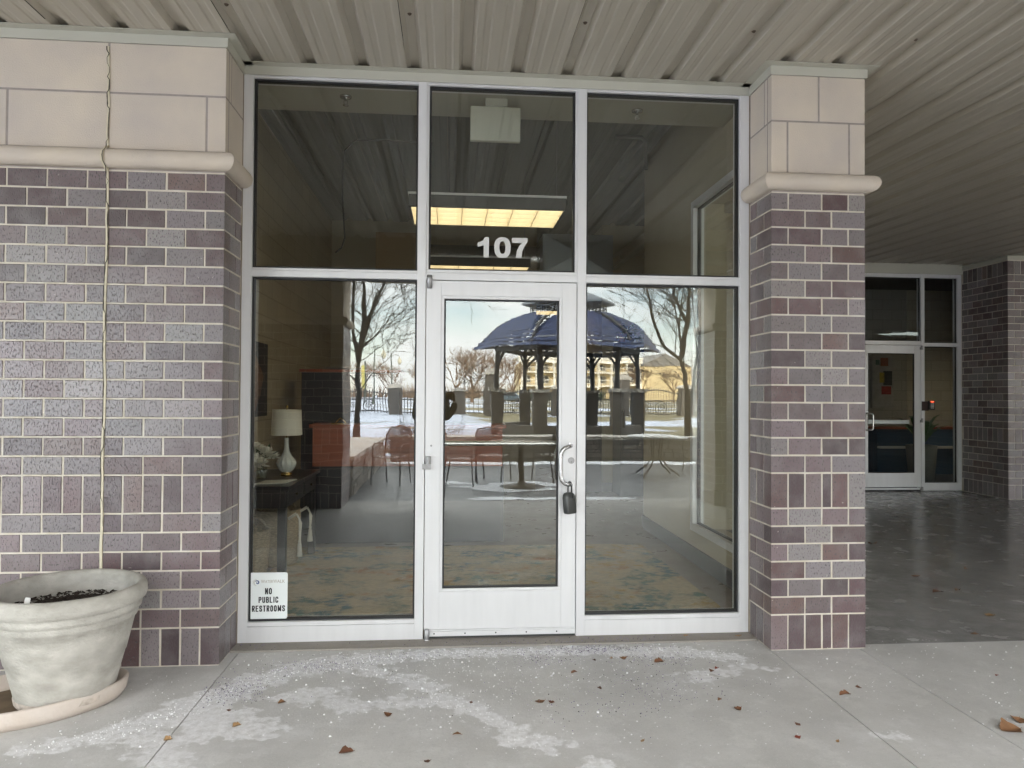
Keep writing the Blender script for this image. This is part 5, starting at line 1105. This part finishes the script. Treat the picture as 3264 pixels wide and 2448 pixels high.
q = MB(); q.lathe([(0,.70),(.53,.70),(.54,.71),(.53,.722),(0,.722)],(1.15,-7.15,0),48); q.build('tabletop', mesh_m, rt)
q = MB(); q.tube([(1.15,-7.15,.03),(1.15,-7.15,.70)],.05,14); q.build('pedestal', iron, rt); q = MB(); q.lathe([(0,0),(.36,0),(.36,.015),(.10,.04),(.06,.09),(0,.09)],(1.15,-7.15,0),32); q.build('foot_disc', iron, rt)
rt = thing('patio_table', (3.85,-8.8,0), 'pale topped patio table on four bent bronze legs', 'table')
q = MB(); q.lathe([(0,.70),(.55,.70),(.56,.71),(.55,.725),(0,.725)],(3.85,-8.8,0),32); q.build('tabletop', mat('snowy_top',(.5,.51,.52),.6), rt)
for i in range(4):
    a = R_(45+90*i); c, s_ = math.cos(a), math.sin(a); q = MB(); q.tube([(3.85+.12*c,-8.8+.12*s_,.70),(3.85+.10*c,-8.8+.10*s_,.30),(3.85+.22*c,-8.8+.22*s_,.14),(3.85+.42*c,-8.8+.42*s_,.03),(3.85+.44*c,-8.8+.44*s_,.0)],.016,8); q.build('leg', iron, rt)
# gazebo
GX, GY = 4.0, -20.0; gb = gz(GY)
slat = mat('navy_slat_paint', (.10,.13,.25), .35); post_m = mat('charcoal_post_paint', (.035,.035,.04), .5); roofm = mat('grey_blue_roof', (.10,.12,.15), .4, .2)
rt = thing('gazebo', (GX,GY,gb), 'hexagonal gazebo with curved navy slatted roof and cupola beyond the patio', 'gazebo')
VR = lambda r,i,z: Vector((GX+r*math.cos(R_(60*i)), GY+r*math.sin(R_(60*i)), z))
pier_m = mat('garden_pier_stone', (.11,.098,.088), .85, noise=.5, nscale=4, ncol=(.065,.06,.055), bump=.4, bscale=20)
for i in range(6):
    p = VR(2.45,i,0); q = MB(); q.box(p.x-.20,p.x+.20,p.y-.20,p.y+.20,gb,1.55); pe = q.build('stone_pier', pier_m, rt); q = MB(); q.box(p.x-.25,p.x+.25,p.y-.25,p.y+.25,1.551,1.66); k = q.build('pier_cap', capst, None); k.parent = pe; k.matrix_parent_inverse = Matrix.Translation(-Vector(rt.location))
    q = MB(); q.tube([(p.x,p.y,1.661),(p.x,p.y,3.15)],.075,12)
    for s_ in (-1,1):
        e1 = VR(2.45,i+s_,2.95); d = (e1-p); d.z = 0; d.normalize()
        q.tube([(p.x,p.y,2.35),(p.x+d.x*.18,p.y+d.y*.18,2.62),(p.x+d.x*.55,p.y+d.y*.55,2.98)],.04,8); q.tube([(p.x,p.y,2.55),(p.x+d.x*.14,p.y+d.y*.14,2.80),(p.x+d.x*.32,p.y+d.y*.32,2.98)],.03,8)
    q.build('post', post_m, rt)
curve = [(3.12,3.02),(2.92,3.32),(2.68,3.58),(2.40,3.80),(2.08,3.98),(1.75,4.10),(1.42,4.17)]
def cv(t):
    k = t*(len(curve)-1); i = min(int(k),len(curve)-2); f = k-i; return (curve[i][0]+(curve[i+1][0]-curve[i][0])*f, curve[i][1]+(curve[i+1][1]-curve[i][1])*f)
for i in range(6):
    q = MB(); pts = [VR(c[0]*1.0,i,c[1]-.05) for c in curve]; q.tube(pts,.045,8); q.build('rafter', post_m, rt)
    q = MB(); q.bar(VR(2.5,i,2.98),VR(2.5,i+1,2.98),.10,.16); q.build('eave_beam', post_m, rt)
    q = MB()
    for j in range(13):
        r, z = cv(j/12); a, b = VR(r,i,z), VR(r,i+1,z); t_ = j/12; ins = (b-a)*(.19*math.sin(1.5*t_)) - (b-a).normalized()*.06; sc_ = .07*(1-t_); z_up = Vector((0,0,sc_)); mdl = (a+b)/2+Vector((0,0,.10*(1-t_))); q.bar(a+ins,mdl,.125,.095,(0,0,1)); q.bar(mdl,b-ins,.125,.095,(0,0,1))
    q.build('roof_slats', slat, rt)
    q = MB(); n1, n2 = VR(1.32,i,4.19), VR(1.32,i+1,4.19); q.bar(n1,n2,.06,.06); q.bar(n1+Vector((0,0,.38)),n2+Vector((0,0,.38)),.06,.06)
    for j in range(9): p = n1.lerp(n2,j/8); q.bar(p,p+Vector((0,0,.38)),.025,.025)
    q.bar(n1+Vector((0,0,.2)),n2+Vector((0,0,.2)),.02,.02); q.build('cupola_lattice', post_m, rt)
q = MB(); base = [VR(1.62,i,4.60) for i in range(6)]; low = [VR(1.66,i,4.52) for i in range(6)]; mid = [VR(.75,i,4.98) for i in range(6)]; top = Vector((GX,GY,5.3))
q.add(low+base+mid+[top],[(i,(i+1)%6,6+(i+1)%6,6+i) for i in range(6)]+[(6+i,6+(i+1)%6,12+(i+1)%6,12+i) for i in range(6)]+[(12+i,12+(i+1)%6,18) for i in range(6)]+[(5,4,3,2,1,0)]); q.build('cupola_roof', roofm, rt)
# low garden wall rails between gazebo piers
for i in (0,1,2,3):
    q = MB(); a, b = VR(2.45,i,0), VR(2.45,i+1,0); q.bar((a.x,a.y,gb+.2),(b.x,b.y,gb+.2),.35,.4+.0); q.build('garden_wall', pier_m, rt)
# bare trees
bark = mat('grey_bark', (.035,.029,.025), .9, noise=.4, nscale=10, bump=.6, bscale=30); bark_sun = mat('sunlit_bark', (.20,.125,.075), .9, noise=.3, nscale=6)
tr = random.Random(17)
def grow(q, qt, p, d, L_, r, depth, droop=.0, nseg=4, twig=.006, spread=.55, kids=3):
    pts = [Vector(p)]; rs_ = [r]; d = Vector(d).normalized()
    for i in range(nseg):
        d = (d+Vector((tr.uniform(-1,1),tr.uniform(-1,1),tr.uniform(-.6,.9)-droop))*.16).normalized(); pts.append(pts[-1]+d*L_/nseg); rs_.append(r*(1-.5*(i+1)/nseg))
    (q if depth > 1 else qt).tube(pts, rs_, 6 if r > .05 else (4 if r > .015 else 3), caps=False)
    if depth <= 0: return
    for k in range(kids):
        t = tr.uniform(.35,1.0) if k else 1.0; i = min(int(t*nseg),nseg-1); b = pts[i].lerp(pts[i+1], t*nseg-i); ax = Vector((tr.uniform(-1,1),tr.uniform(-1,1),tr.uniform(-.35,.75)-droop*2)); nd = (d*(1-spread*.5)+ax*spread).normalized()
        grow(q, qt, b, nd, L_*tr.uniform(.58,.80), max(twig, r*tr.uniform(.42,.6)), depth-1, droop, nseg, twig, spread, kids)
def special_tree(name, base, limbs, label, mt, depth=6, kids=3, twig=.0062):
    rt = thing(name, base, label, 'tree'); q = MB(); qt = MB()
    for chain, r in limbs:
        pts = [Vector(c) for c in chain]; n_ = len(pts); rs_ = [r*(1-.6*i/(n_-1)) for i in range(n_)]
        fine = []; fr = []
        for i in range(n_-1):
            for j in range(4):
                t = j/4; w_ = pts[i].lerp(pts[i+1],t)+Vector((tr.uniform(-1,1),tr.uniform(-1,1),0))*r*.25; fine.append(w_); fr.append((rs_[i]+(rs_[i+1]-rs_[i])*t)*tr.uniform(.92,1.1))
        fine.append(pts[-1]); fr.append(rs_[-1]); q.tube(fine, fr, 8, caps=False)
        d0 = (pts[-1]-pts[-2]).normalized(); grow(q, qt, pts[-1], d0, 2.0, rs_[-1], depth-1, .03, 4, twig, .6, kids)
        for m_ in range(14 if chain[0][2] > 2 else 3):
            i = tr.randrange(0 if chain[0][2] > 2 else n_-2, n_-1); b = pts[i].lerp(pts[i+1],tr.random()); grow(q, qt, b, (tr.uniform(-1,1),tr.uniform(-1,1),tr.uniform(.1,.9)), tr.uniform(1.2,2.0), rs_[i]*.28, depth-2, .05, 4, twig, .6, kids)
    q.build('trunk', mt, rt); qt.build('crown', mt, rt)
special_tree('bare_tree', (-2.72,-17,gz(-17)), [([(-2.72,-17,gz(-17)),(-2.68,-17,1.2),(-2.66,-17,2.45)],.115),([(-2.66,-17,2.4),(-2.80,-17,3.3),(-2.88,-17,4.8),(-3.1,-17.2,6.3)],.062),([(-2.66,-17,2.4),(-2.52,-17,3.4),(-2.60,-17,4.8),(-2.5,-16.8,6.4)],.07),([(-2.55,-17,3.3),(-2.30,-16.9,4.0),(-1.99,-16.8,4.6),(-1.5,-16.6,5.8)],.05)], 'bare forked tree mirrored in the lower left window', bark, 6, 3)
special_tree('bare_tree', (8.25,-20,gz(-20)), [([(8.25,-20,gz(-20)),(8.15,-20,1.6),(7.95,-20,2.8)],.125),([(7.95,-20,2.75),(8.2,-20,4.2),(8.28,-20,5.3),(8.4,-20,7)],.08),([(7.95,-20,2.75),(7.3,-20,3.3),(6.9,-20,4.4),(6.6,-20,6)],.06),([(8.5,-20.1,2.9),(8.8,-20,3.9),(8.84,-20,5.3),(9.0,-20,7)],.075),([(8.25,-20.2,.6),(8.45,-20.2,1.8),(8.5,-20.1,2.9)],.09),([(8.2,-20,4.0),(7.7,-20,4.9),(7.6,-20,6.2)],.06)], 'many limbed bare tree mirrored in the lower right window', bark, 6, 3)
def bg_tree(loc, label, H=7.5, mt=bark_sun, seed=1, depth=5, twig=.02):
    global tr
    tr = random.Random(seed); rt = thing('winter_tree', loc, label, 'tree', 'winter trees beyond the fence'); q = MB(); qt = MB()
    q.tube([(0,0,0),(.03,0,H*.12),(0,.03,H*.22)],[.22,.17,.14],6,caps=False)
    for k in range(6): grow(q, qt, (0,0,H*tr.uniform(.14,.24)), (tr.uniform(-1,1),tr.uniform(-1,1),1.1), H*.30, .09, depth-1, -.02, 3, twig, .65, 3)
    q.build('trunk', mt, rt, world=False); qt.build('crown', mt, rt, world=False); return rt
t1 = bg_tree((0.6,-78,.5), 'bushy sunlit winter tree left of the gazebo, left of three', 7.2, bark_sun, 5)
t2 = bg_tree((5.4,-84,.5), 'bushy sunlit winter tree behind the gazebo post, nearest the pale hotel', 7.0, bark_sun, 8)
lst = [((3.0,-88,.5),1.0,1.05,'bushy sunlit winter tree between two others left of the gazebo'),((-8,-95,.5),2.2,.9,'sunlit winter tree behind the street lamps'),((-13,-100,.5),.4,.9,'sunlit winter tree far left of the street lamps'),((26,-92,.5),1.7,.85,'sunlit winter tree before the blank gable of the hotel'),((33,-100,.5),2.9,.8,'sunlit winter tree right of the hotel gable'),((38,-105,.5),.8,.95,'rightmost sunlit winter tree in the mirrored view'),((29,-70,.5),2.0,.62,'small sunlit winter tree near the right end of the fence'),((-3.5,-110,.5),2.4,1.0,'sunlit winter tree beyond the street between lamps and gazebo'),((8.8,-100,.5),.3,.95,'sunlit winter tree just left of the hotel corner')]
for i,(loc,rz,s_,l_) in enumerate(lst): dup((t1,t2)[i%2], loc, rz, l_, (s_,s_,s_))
# far tree line
q = MB(); tl = random.Random(2)
for i in range(420):
    x = tl.uniform(-130,170); y = -230+tl.uniform(-14,14); h = tl.uniform(3,7)
    for k in range(7): a = tl.uniform(-1.6,1.6); q.add([(x+a*.5-.25,y,0),(x+a*.5+.25,y,0),(x+a*1.6,y+tl.uniform(-1,1),h*tl.uniform(.5,1))],[(0,1,2)])
tag(q.build('far_woods', mat('far_woods_bark',(.17,.12,.085),.95), loc=(0,-230,.5)), 'low brown line of winter woods on the horizon', 'woods', kind='stuff')
# shrub behind the seat wall
rt = thing('bare_shrub', (-.6,-12.6,0), 'dark bare shrub behind the seat wall at left', 'shrub'); q = MB(); tr = random.Random(6)
for i in range(34): grow(q, q, (-.6+tr.uniform(-.7,.7),-12.6+tr.uniform(-.25,.25),-.03), (tr.uniform(-.9,.9),tr.uniform(-.5,.5),1), tr.uniform(.4,.6), .010, 2, 0, 3, .004, .5, 3)
q.build('branches', bark, rt)
# iron fence: panels between brick piers
fy = -36.0; fb = gz(fy)
rt = thing('iron_fence_panel', (-1.2,fy,fb), 'black iron fence panel left of the sunburst gate', 'fence', 'black iron fence panels')
q = MB()
for i in range(21): x = -1.5+.15*i; q.tube([(x,0,.05),(x,0,1.25+.22*math.sin(math.pi*i/20))],.019,4)
q.build('pickets', post_m, rt, world=False)
for zf in (lambda t: .15, lambda t: .85, lambda t: 1.12+.22*math.sin(math.pi*t)):
    q = MB(); q.tube([(-1.6+3.2*i/12,0,zf(i/12)) for i in range(13)],.03,4); q.build('rail', post_m, rt, world=False)
q = MB()
for cxx in (-.45,.45): q.tube([(cxx+.33*math.cos(a),0,.48+.33*math.sin(a)) for a in [R_(15*i) for i in range(25)]],.022,4); q.tube([(cxx+.2*math.cos(a)*(1-.03*i),.0,.48+.2*math.sin(a)*(1-.03*i)) for i,a in enumerate([R_(20*i) for i in range(28)])],.02,4)
q.build('scroll_work', post_m, rt, world=False)
for x,l_ in ((-4.9,'black iron fence panel behind the forked tree'),(-8.6,'black iron fence panel at the left end of the mirrored view'),(4.2,'black iron fence panel left of the gazebo centre'),(7.9,'black iron fence panel seen through the gazebo'),(11.6,'black iron fence panel between the right gazebo pier and the many limbed tree'),(15.3,'black iron fence panel behind the many limbed tree'),(19.0,'black iron fence panel at the right end of the mirrored view')): dup(rt,(x,fy,fb),0,l_)
rt = thing('garden_pier', (-3.05,fy,fb), 'brick fence pier with stone cap right of the forked tree', 'pier', 'brick fence piers')
q = MB(); q.box(-.36,.36,-.36,.36,-.1,1.45); q.build('pier_body', pier_m, rt, world=False); q = MB(); q.prism([(-.46,1.451),(.46,1.451),(.46,1.53),(.2,1.68),(-.2,1.68),(-.46,1.53)],'y',-.44,.44); q.build('pier_cap', capst, rt, world=False)
for x,s_,l_ in ((2.3,1.55,'taller brick fence pier beside the sunburst gate'),(.55,.9,'short brick fence pier left of the sunburst gate'),(6.05,1.0,'brick fence pier seen through the gazebo'),(9.75,1.35,'tall brick fence pier behind the right gazebo post'),(13.45,1.0,'brick fence pier left of the many limbed tree'),(17.15,1.0,'brick fence pier right of the many limbed tree'),(-6.75,1.0,'brick fence pier left of the forked tree')): dup(rt,(x,fy,fb),0,l_,(1,1,s_))
rt = thing('sunburst_gate', (1.4,fy,fb), 'black iron gate with a wavy sunburst crown', 'gate'); q = MB()
for i in range(7): q.tube([(-.75+.25*i,0,.05),(-.75+.25*i,0,1.3)],.014,4)
q.tube([(-.8,0,.12),(.8,0,.12)],.02,4); q.tube([(-.8,0,1.2),(.8,0,1.2)],.02,4); q.build('gate_bars', post_m, rt, world=False)
q = MB(); q.tube([(.55*math.cos(R_(10*i)),0,1.5+.55*math.sin(R_(10*i))) for i in range(37)],.018,4)
q.tube([(.5*(1-i/30)*math.cos(R_(25*i)),0,1.5+.5*(1-i/30)*math.sin(R_(25*i))) for i in range(28)],.016,4)
for k in range(11):
    a0 = R_(15+k*15); pts = []
    for j in range(9): t = j/8; r = .58+t*.75; a = a0+.22*math.sin(t*5.2+k); pts.append((r*math.cos(a),0,1.5+r*math.sin(a)))
    q.tube(pts,[.022*(1-.07*j) for j in range(9)],4)
q.build('sunburst', post_m, rt, world=False)
# hotel across the street, lit by the sun
hy = -125; rt = thing('hotel_building', (24,hy,.5), 'long cream hotel with white two storey columns and balconies in sunlight', 'building')
cw = mat('cream_siding', (.62,.50,.29), .8); wt = mat('white_trim_paint', (.75,.72,.64), .6); hg = mat('dark_window_glass', (.03,.035,.04), .2); hr = mat('hotel_shingles', (.20,.19,.18), .9, noise=.2, nscale=2)
q = MB(); q.box(12.6,35,hy-14,hy-2.2,.0,7.4); q.box(35.0,44.2,hy-16,hy-.5,0,7.0); q.build('wall', cw, rt)
q = MB(); q.box(12.2,35.2,hy-2.3,hy+.3,7.4,8.2); q.box(12.0,35.3,hy-14.2,hy+.5,8.2,8.5); q.build('cornice', wt, rt)
q = MB(); q.prism([(12.0,8.51),(35.3,8.51),(33,10.4),(15,10.4)],'y',hy-13,hy-1); q.prism([(34.8,7.01),(44.4,7.01),(39.6,9.6)],'y',hy-16.2,hy-.3); q.build('roof', hr, rt)
for k in range(9):
    x = 13.0+k*2.72; q = MB(); q.lathe([(.30,0),(.30,.3),(.24,.35),(.21,7.0),(.32,7.1),(.32,7.4)],(x,hy-.2,0),12); q.build('column', wt, rt)
for lev,(z0,z1) in enumerate(((3.0,3.25),(5.35,5.55))):
    q = MB(); q.box(12.7,35,hy-2.2,hy-.1,z0,z1); q.build('balcony_floor', wt, rt)
    q = MB(); q.box(12.7,35,hy-.16,hy-.12,z1+.85,z1+.93)
    for i in range(60): q.box(12.8+i*.372,12.84+i*.372,hy-.16,hy-.12,z1,z1+.85)
    q.build('railing', wt, rt)
for lev,z in enumerate((.8,3.6,5.8)):
    for k in range(8):
        x = 13.6+k*2.72; f = MB(); f.box(x,x+1.3,hy-2.2,hy-2.12,z,z+1.35); fo = f.build('window', wt, rt)
        p = MB(); p.box(x+.12,x+.62,hy-2.119,hy-2.10,z+.1,z+1.25); p.box(x+.68,x+1.18,hy-2.119,hy-2.10,z+.1,z+1.25); po = p.build('pane', hg, None); po.parent = fo; po.matrix_parent_inverse = Matrix.Translation(-Vector(rt.location))
# street lamps, sign pole
rt = thing('street_lamp', (-6.7,-60,.5), 'nearer green street lamp with hanging lantern beyond the fence', 'street lamp', 'street lamps along the road')
lampm = mat('lamp_green', (.05,.07,.06), .5)
q = MB(); q.tube([(0,0,0),(0,0,.6),(0,0,.62),(0,0,5.3)],[.13,.11,.07,.05],8); q.build('pole', lampm, rt, world=False); q = MB(); q.tube([(0,0,4.9),(.3,0,5.15),(.75,0,5.1),(.85,0,4.9)],.03,6); q.build('arm', lampm, rt, world=False)
q = MB(); q.lathe([(0,.35),(.10,.30),(.16,.1),(.26,.0),(.22,-.25),(.12,-.42),(0,-.44)],(.85,0,4.55),14); q.build('lantern', mat('lantern_glass',(.45,.42,.32),.3), rt, world=False)
for loc,l_ in (((-6.2,-72,.5),'second green street lamp behind the nearest one'),((-12.5,-66,.5),'green street lamp at the left of the mirrored view')): dup(rt,loc,0,l_)
rt = thing('sign_pole', (-8.4,-68,.5), 'tall yellow banner pole beside the street', 'pole'); q = MB(); q.tube([(-8.4,-68,.5),(-8.4,-68,4.8)],.07,8); q.build('pole', lampm, rt); q = MB(); q.box(-8.75,-8.45,-68.03,-67.97,2.2,4.3); q.build('banner', mat('yellow_banner',(.42,.38,.12),.7), rt)
# parked cars
def car(loc, rz, c, label):
    rt = thing('parked_car', loc, label, 'car', 'cars parked across the street', rz=rz); pm = mat('car_paint',c,.25,.2)
    q = MB(); prof_ = [(-2.2,.35),(-2.25,.62),(-2.1,.82),(-1.2,.92),(-.65,1.38),(.75,1.42),(1.45,.98),(2.1,.88),(2.25,.6),(2.2,.33)]; q.prism(prof_,'y',-.84,.84); q.build('body', pm, rt, world=False, bevel=.06)
    q = MB(); q.prism([(-1.02,.96),(-.58,1.32),(.0,1.34),(.0,.96)],'y',-.852,.852); q.prism([(.06,.96),(.06,1.34),(.70,1.345),(1.22,.97)],'y',-.852,.852); q.build('side_window', hg, rt, world=False)
    for xx in (-1.35,1.35):
        for s_ in (-1,1): q = MB(); q.tube([(xx,s_*.70,.33),(xx,s_*.88,.33)],.33,18); wl = q.build('wheel', gasket, rt, world=False); q = MB(); q.tube([(xx,s_*.881,.33),(xx,s_*.90,.33)],.20,14); k = q.build('rim', alu_dark, wl, world=False)
car((8.2,-96,.55), R_(20), (.10,.14,.17), 'blue grey car parked beyond the fence left of the hotel'); car((14.5,-104,.55), R_(8), (.05,.06,.06), 'dark car parked in front of the hotel')
# hedge before the hotel
rt = thing('hedge', (19,-112,.5), 'dark green clipped hedge in front of the hotel', 'hedge'); q = MB(); hr_ = random.Random(8)
for i in range(1800):
    c = Vector((hr_.uniform(13,25),-112+hr_.uniform(-.6,.6),.5+1.25*hr_.random()**.7)); a = hr_.uniform(0,6.28); s_ = .22; u_ = Vector((math.cos(a),math.sin(a),hr_.uniform(-.5,.5)))*s_; v_ = Vector((-math.sin(a)*.5,math.cos(a)*.5,.8))*s_; q.add([c-u_,c+v_*.5,c+u_,c-v_*.5],[(0,1,2,3)])
q.build('foliage', mat('hedge_leaf',(.05,.075,.03),.7), rt)

# ------------------------------------------------------------------ the photographer, mirrored as a dark figure between door and left window
pr0 = thing('person', (-.24,-4.72,0), 'person in a dark coat holding up a phone, mirrored beside the door', 'person')
skin = mat('skin', (.42,.26,.19), .5); coat = mat('dark_coat', (.018,.019,.024), .8, noise=.3, nscale=20, bump=.2, bscale=40); jean = mat('dark_jeans', (.025,.03,.045), .85); shoe = mat('dark_shoe',(.02,.018,.016),.5); hairm = mat('brown_hair',(.05,.03,.02),.6)
def skinned(name, verts, edges, radii, m, rootv=0, sub=2):
    me = bpy.data.meshes.new(name); L0 = pr0.location; me.from_pydata([(v[0]-L0.x,v[1]-L0.y,v[2]-L0.z) for v in verts], edges, []); o = bpy.data.objects.new(name, me); COL.objects.link(o)
    o.modifiers.new('skin','SKIN'); sm_ = o.modifiers.new('sub','SUBSURF'); sm_.levels = sub; sm_.render_levels = sub
    if not me.skin_vertices: 
        bpy.context.view_layer.objects.active = o
    for sv, r in zip(me.skin_vertices[0].data, radii): sv.radius = r if isinstance(r, tuple) else (r,r)
    me.skin_vertices[0].data[rootv].use_root = True
    ev = o.evaluated_get(DG()); nm = bpy.data.meshes.new_from_object(ev); bpy.data.objects.remove(o)
    for p in nm.polygons: p.use_smooth = True
    nm.materials.clear(); nm.materials.append(m); nm.name = name
    r_ = bpy.data.objects.new(name, nm); COL.objects.link(r_); r_.parent = pr0; return r_
px, py = -.24, -4.72
# body: one continuous skinned surface; arms raised to hold the phone in front of the face
V = [(px,py,.95),(px,py,1.12),(px,py,1.30),(px,py,1.42),(px,py+.01,1.50),(px,py+.015,1.56),
     (px-.165,py,1.40),(px-.20,py+.08,1.15),(px+.02,py+.27,1.30),(px+.075,py+.335,1.36),
     (px+.165,py,1.40),(px+.19,py+.09,1.15),(px+.285,py+.28,1.30),(px+.285,py+.335,1.365),
     (px-.10,py,.90),(px-.11,py+.02,.50),(px-.12,py-.01,.10),(px+.10,py,.90),(px+.11,py+.02,.50),(px+.12,py-.01,.10)]
Ed = [(0,1),(1,2),(2,3),(3,4),(4,5),(3,6),(6,7),(7,8),(8,9),(3,10),(10,11),(11,12),(12,13),(0,14),(14,15),(15,16),(0,17),(17,18),(18,19)]
Rd = [(.15,.11),(.135,.105),(.155,.115),(.14,.10),.06,.055,.08,.054,.045,.034,.08,.054,.045,.034,.095,.072,.055,.095,.072,.055]
skinned('body', V, Ed, Rd, coat)
for s_, xx in ((-1,px-.10),(1,px+.10)):
    skinned('trouser_leg', [(xx,py,.92),(xx+s_*.01,py+.02,.50),(xx+s_*.02,py-.01,.09)], [(0,1),(1,2)], [.105,.080,.068], jean, 0, 2)
    skinned('shoe', [(xx+s_*.02,py-.05,.05),(xx+s_*.025,py+.06,.045),(xx+s_*.03,py+.17,.038)], [(0,1),(1,2)], [(.05,.05),(.048,.044),(.042,.03)], shoe, 0, 2)
def ell(name, c, rx, ry, rz, m, n=28, k=18, f=None):
    q = MB(); vs = []
    for i in range(k+1):
        ph = math.pi*i/k
        for j in range(n):
            th = 2*math.pi*j/n; x, y, z = rx*math.sin(ph)*math.cos(th), ry*math.sin(ph)*math.sin(th), rz*math.cos(ph)
            if f: x, y, z = f(x,y,z)
            vs.append((c[0]+x,c[1]+y,c[2]+z))
    q.add(vs, [(i*n+j,(i+1)*n+j,(i+1)*n+(j+1)%n,i*n+(j+1)%n) for i in range(k) for j in range(n)], True); return q.build(name, m, pr0)
def headf(x,y,z):
    t = (z+.115)/.23
    if z < 0: x *= 1-.30*(-z/.115)**1.5; y *= 1-.12*(-z/.115)
    if y > 0:
        y += .022*math.exp(-(x/.014)**2-((z+.02)/.022)**2)          # nose
        y -= .008*(math.exp(-((abs(x)-.032)/.014)**2-((z-.005)/.012)**2))  # eye sockets
        y += .006*math.exp(-(x/.026)**2-((z+.062)/.008)**2)         # lips
        y += .010*math.exp(-(x/.02)**2-((z+.10)/.018)**2)           # chin
    return x,y,z
HC = (px,py+.035,1.655)
ell('head', HC, .076,.095,.115, skin, f=headf)
ell('hair', (HC[0],HC[1]-.014,HC[2]+.022), .084,.098,.104, hairm, f=lambda x,y,z: (x, y*(.70 if y > 0 and z < .035 else 1), max(z,-.08)))
for s_ in (-1,1):
    ell('ear', (HC[0]+s_*.078,HC[1],HC[2]-.01), .010,.018,.030, skin, 12, 8); ell('eye', (HC[0]+s_*.032,HC[1]+.078,HC[2]+.005), .012,.010,.009, mat('eye_white',(.6,.58,.55),.2) if s_ < 0 else MATS['eye_white'], 12, 8)
def hand(wrist, palm_dir, up, side, thumb_side):
    w_ = Vector(wrist); d = Vector(palm_dir).normalized(); u = Vector(up).normalized(); s2 = d.cross(u).normalized()*side
    V_ = [w_, w_+d*.045, w_+d*.085]; E_ = [(0,1),(1,2)]; R_d = [(.026,.018),(.034,.016),(.036,.014)]
    for i,(o_,l_) in enumerate(((-.028,.062),(-.010,.074),(.010,.070),(.027,.054))):
        b = len(V_); k = w_+d*.088+s2*o_; V_ += [k, k+d*l_*.45+u*.012, k+d*l_*.55+u*.012+u*l_*.38]; E_ += [(2,b),(b,b+1),(b+1,b+2)]; R_d += [.0095,.0085,.0075]
    b = len(V_); V_ += [w_+d*.035+s2*thumb_side*.042+u*.01, w_+d*.07+s2*thumb_side*.056+u*.028, w_+d*.095+s2*thumb_side*.048+u*.036]; E_ += [(1,b),(b,b+1),(b+1,b+2)]; R_d += [.011,.0095,.008]
    skinned('hand', V_, E_, R_d, skin, 0, 1)
hand((px+.078,py+.338,1.365),(.25,.25,.9),(.6,.8,0),1,-1); hand((px+.285,py+.338,1.37),(-.25,.25,.9),(-.6,.8,0),-1,-1)
ph_ = thing('phone', (-.056,-4.36,1.40), 'dark phone held up by the person mirrored beside the door', 'phone')
q = MB(); q.prism([(-.0745-.056,1.409),(.0745-.056,1.409),(.0745-.056,1.480),(-.0745-.056,1.480)],'y',-4.366,-4.358); q.build('phone_body', black_satin, ph_, bevel=.003)
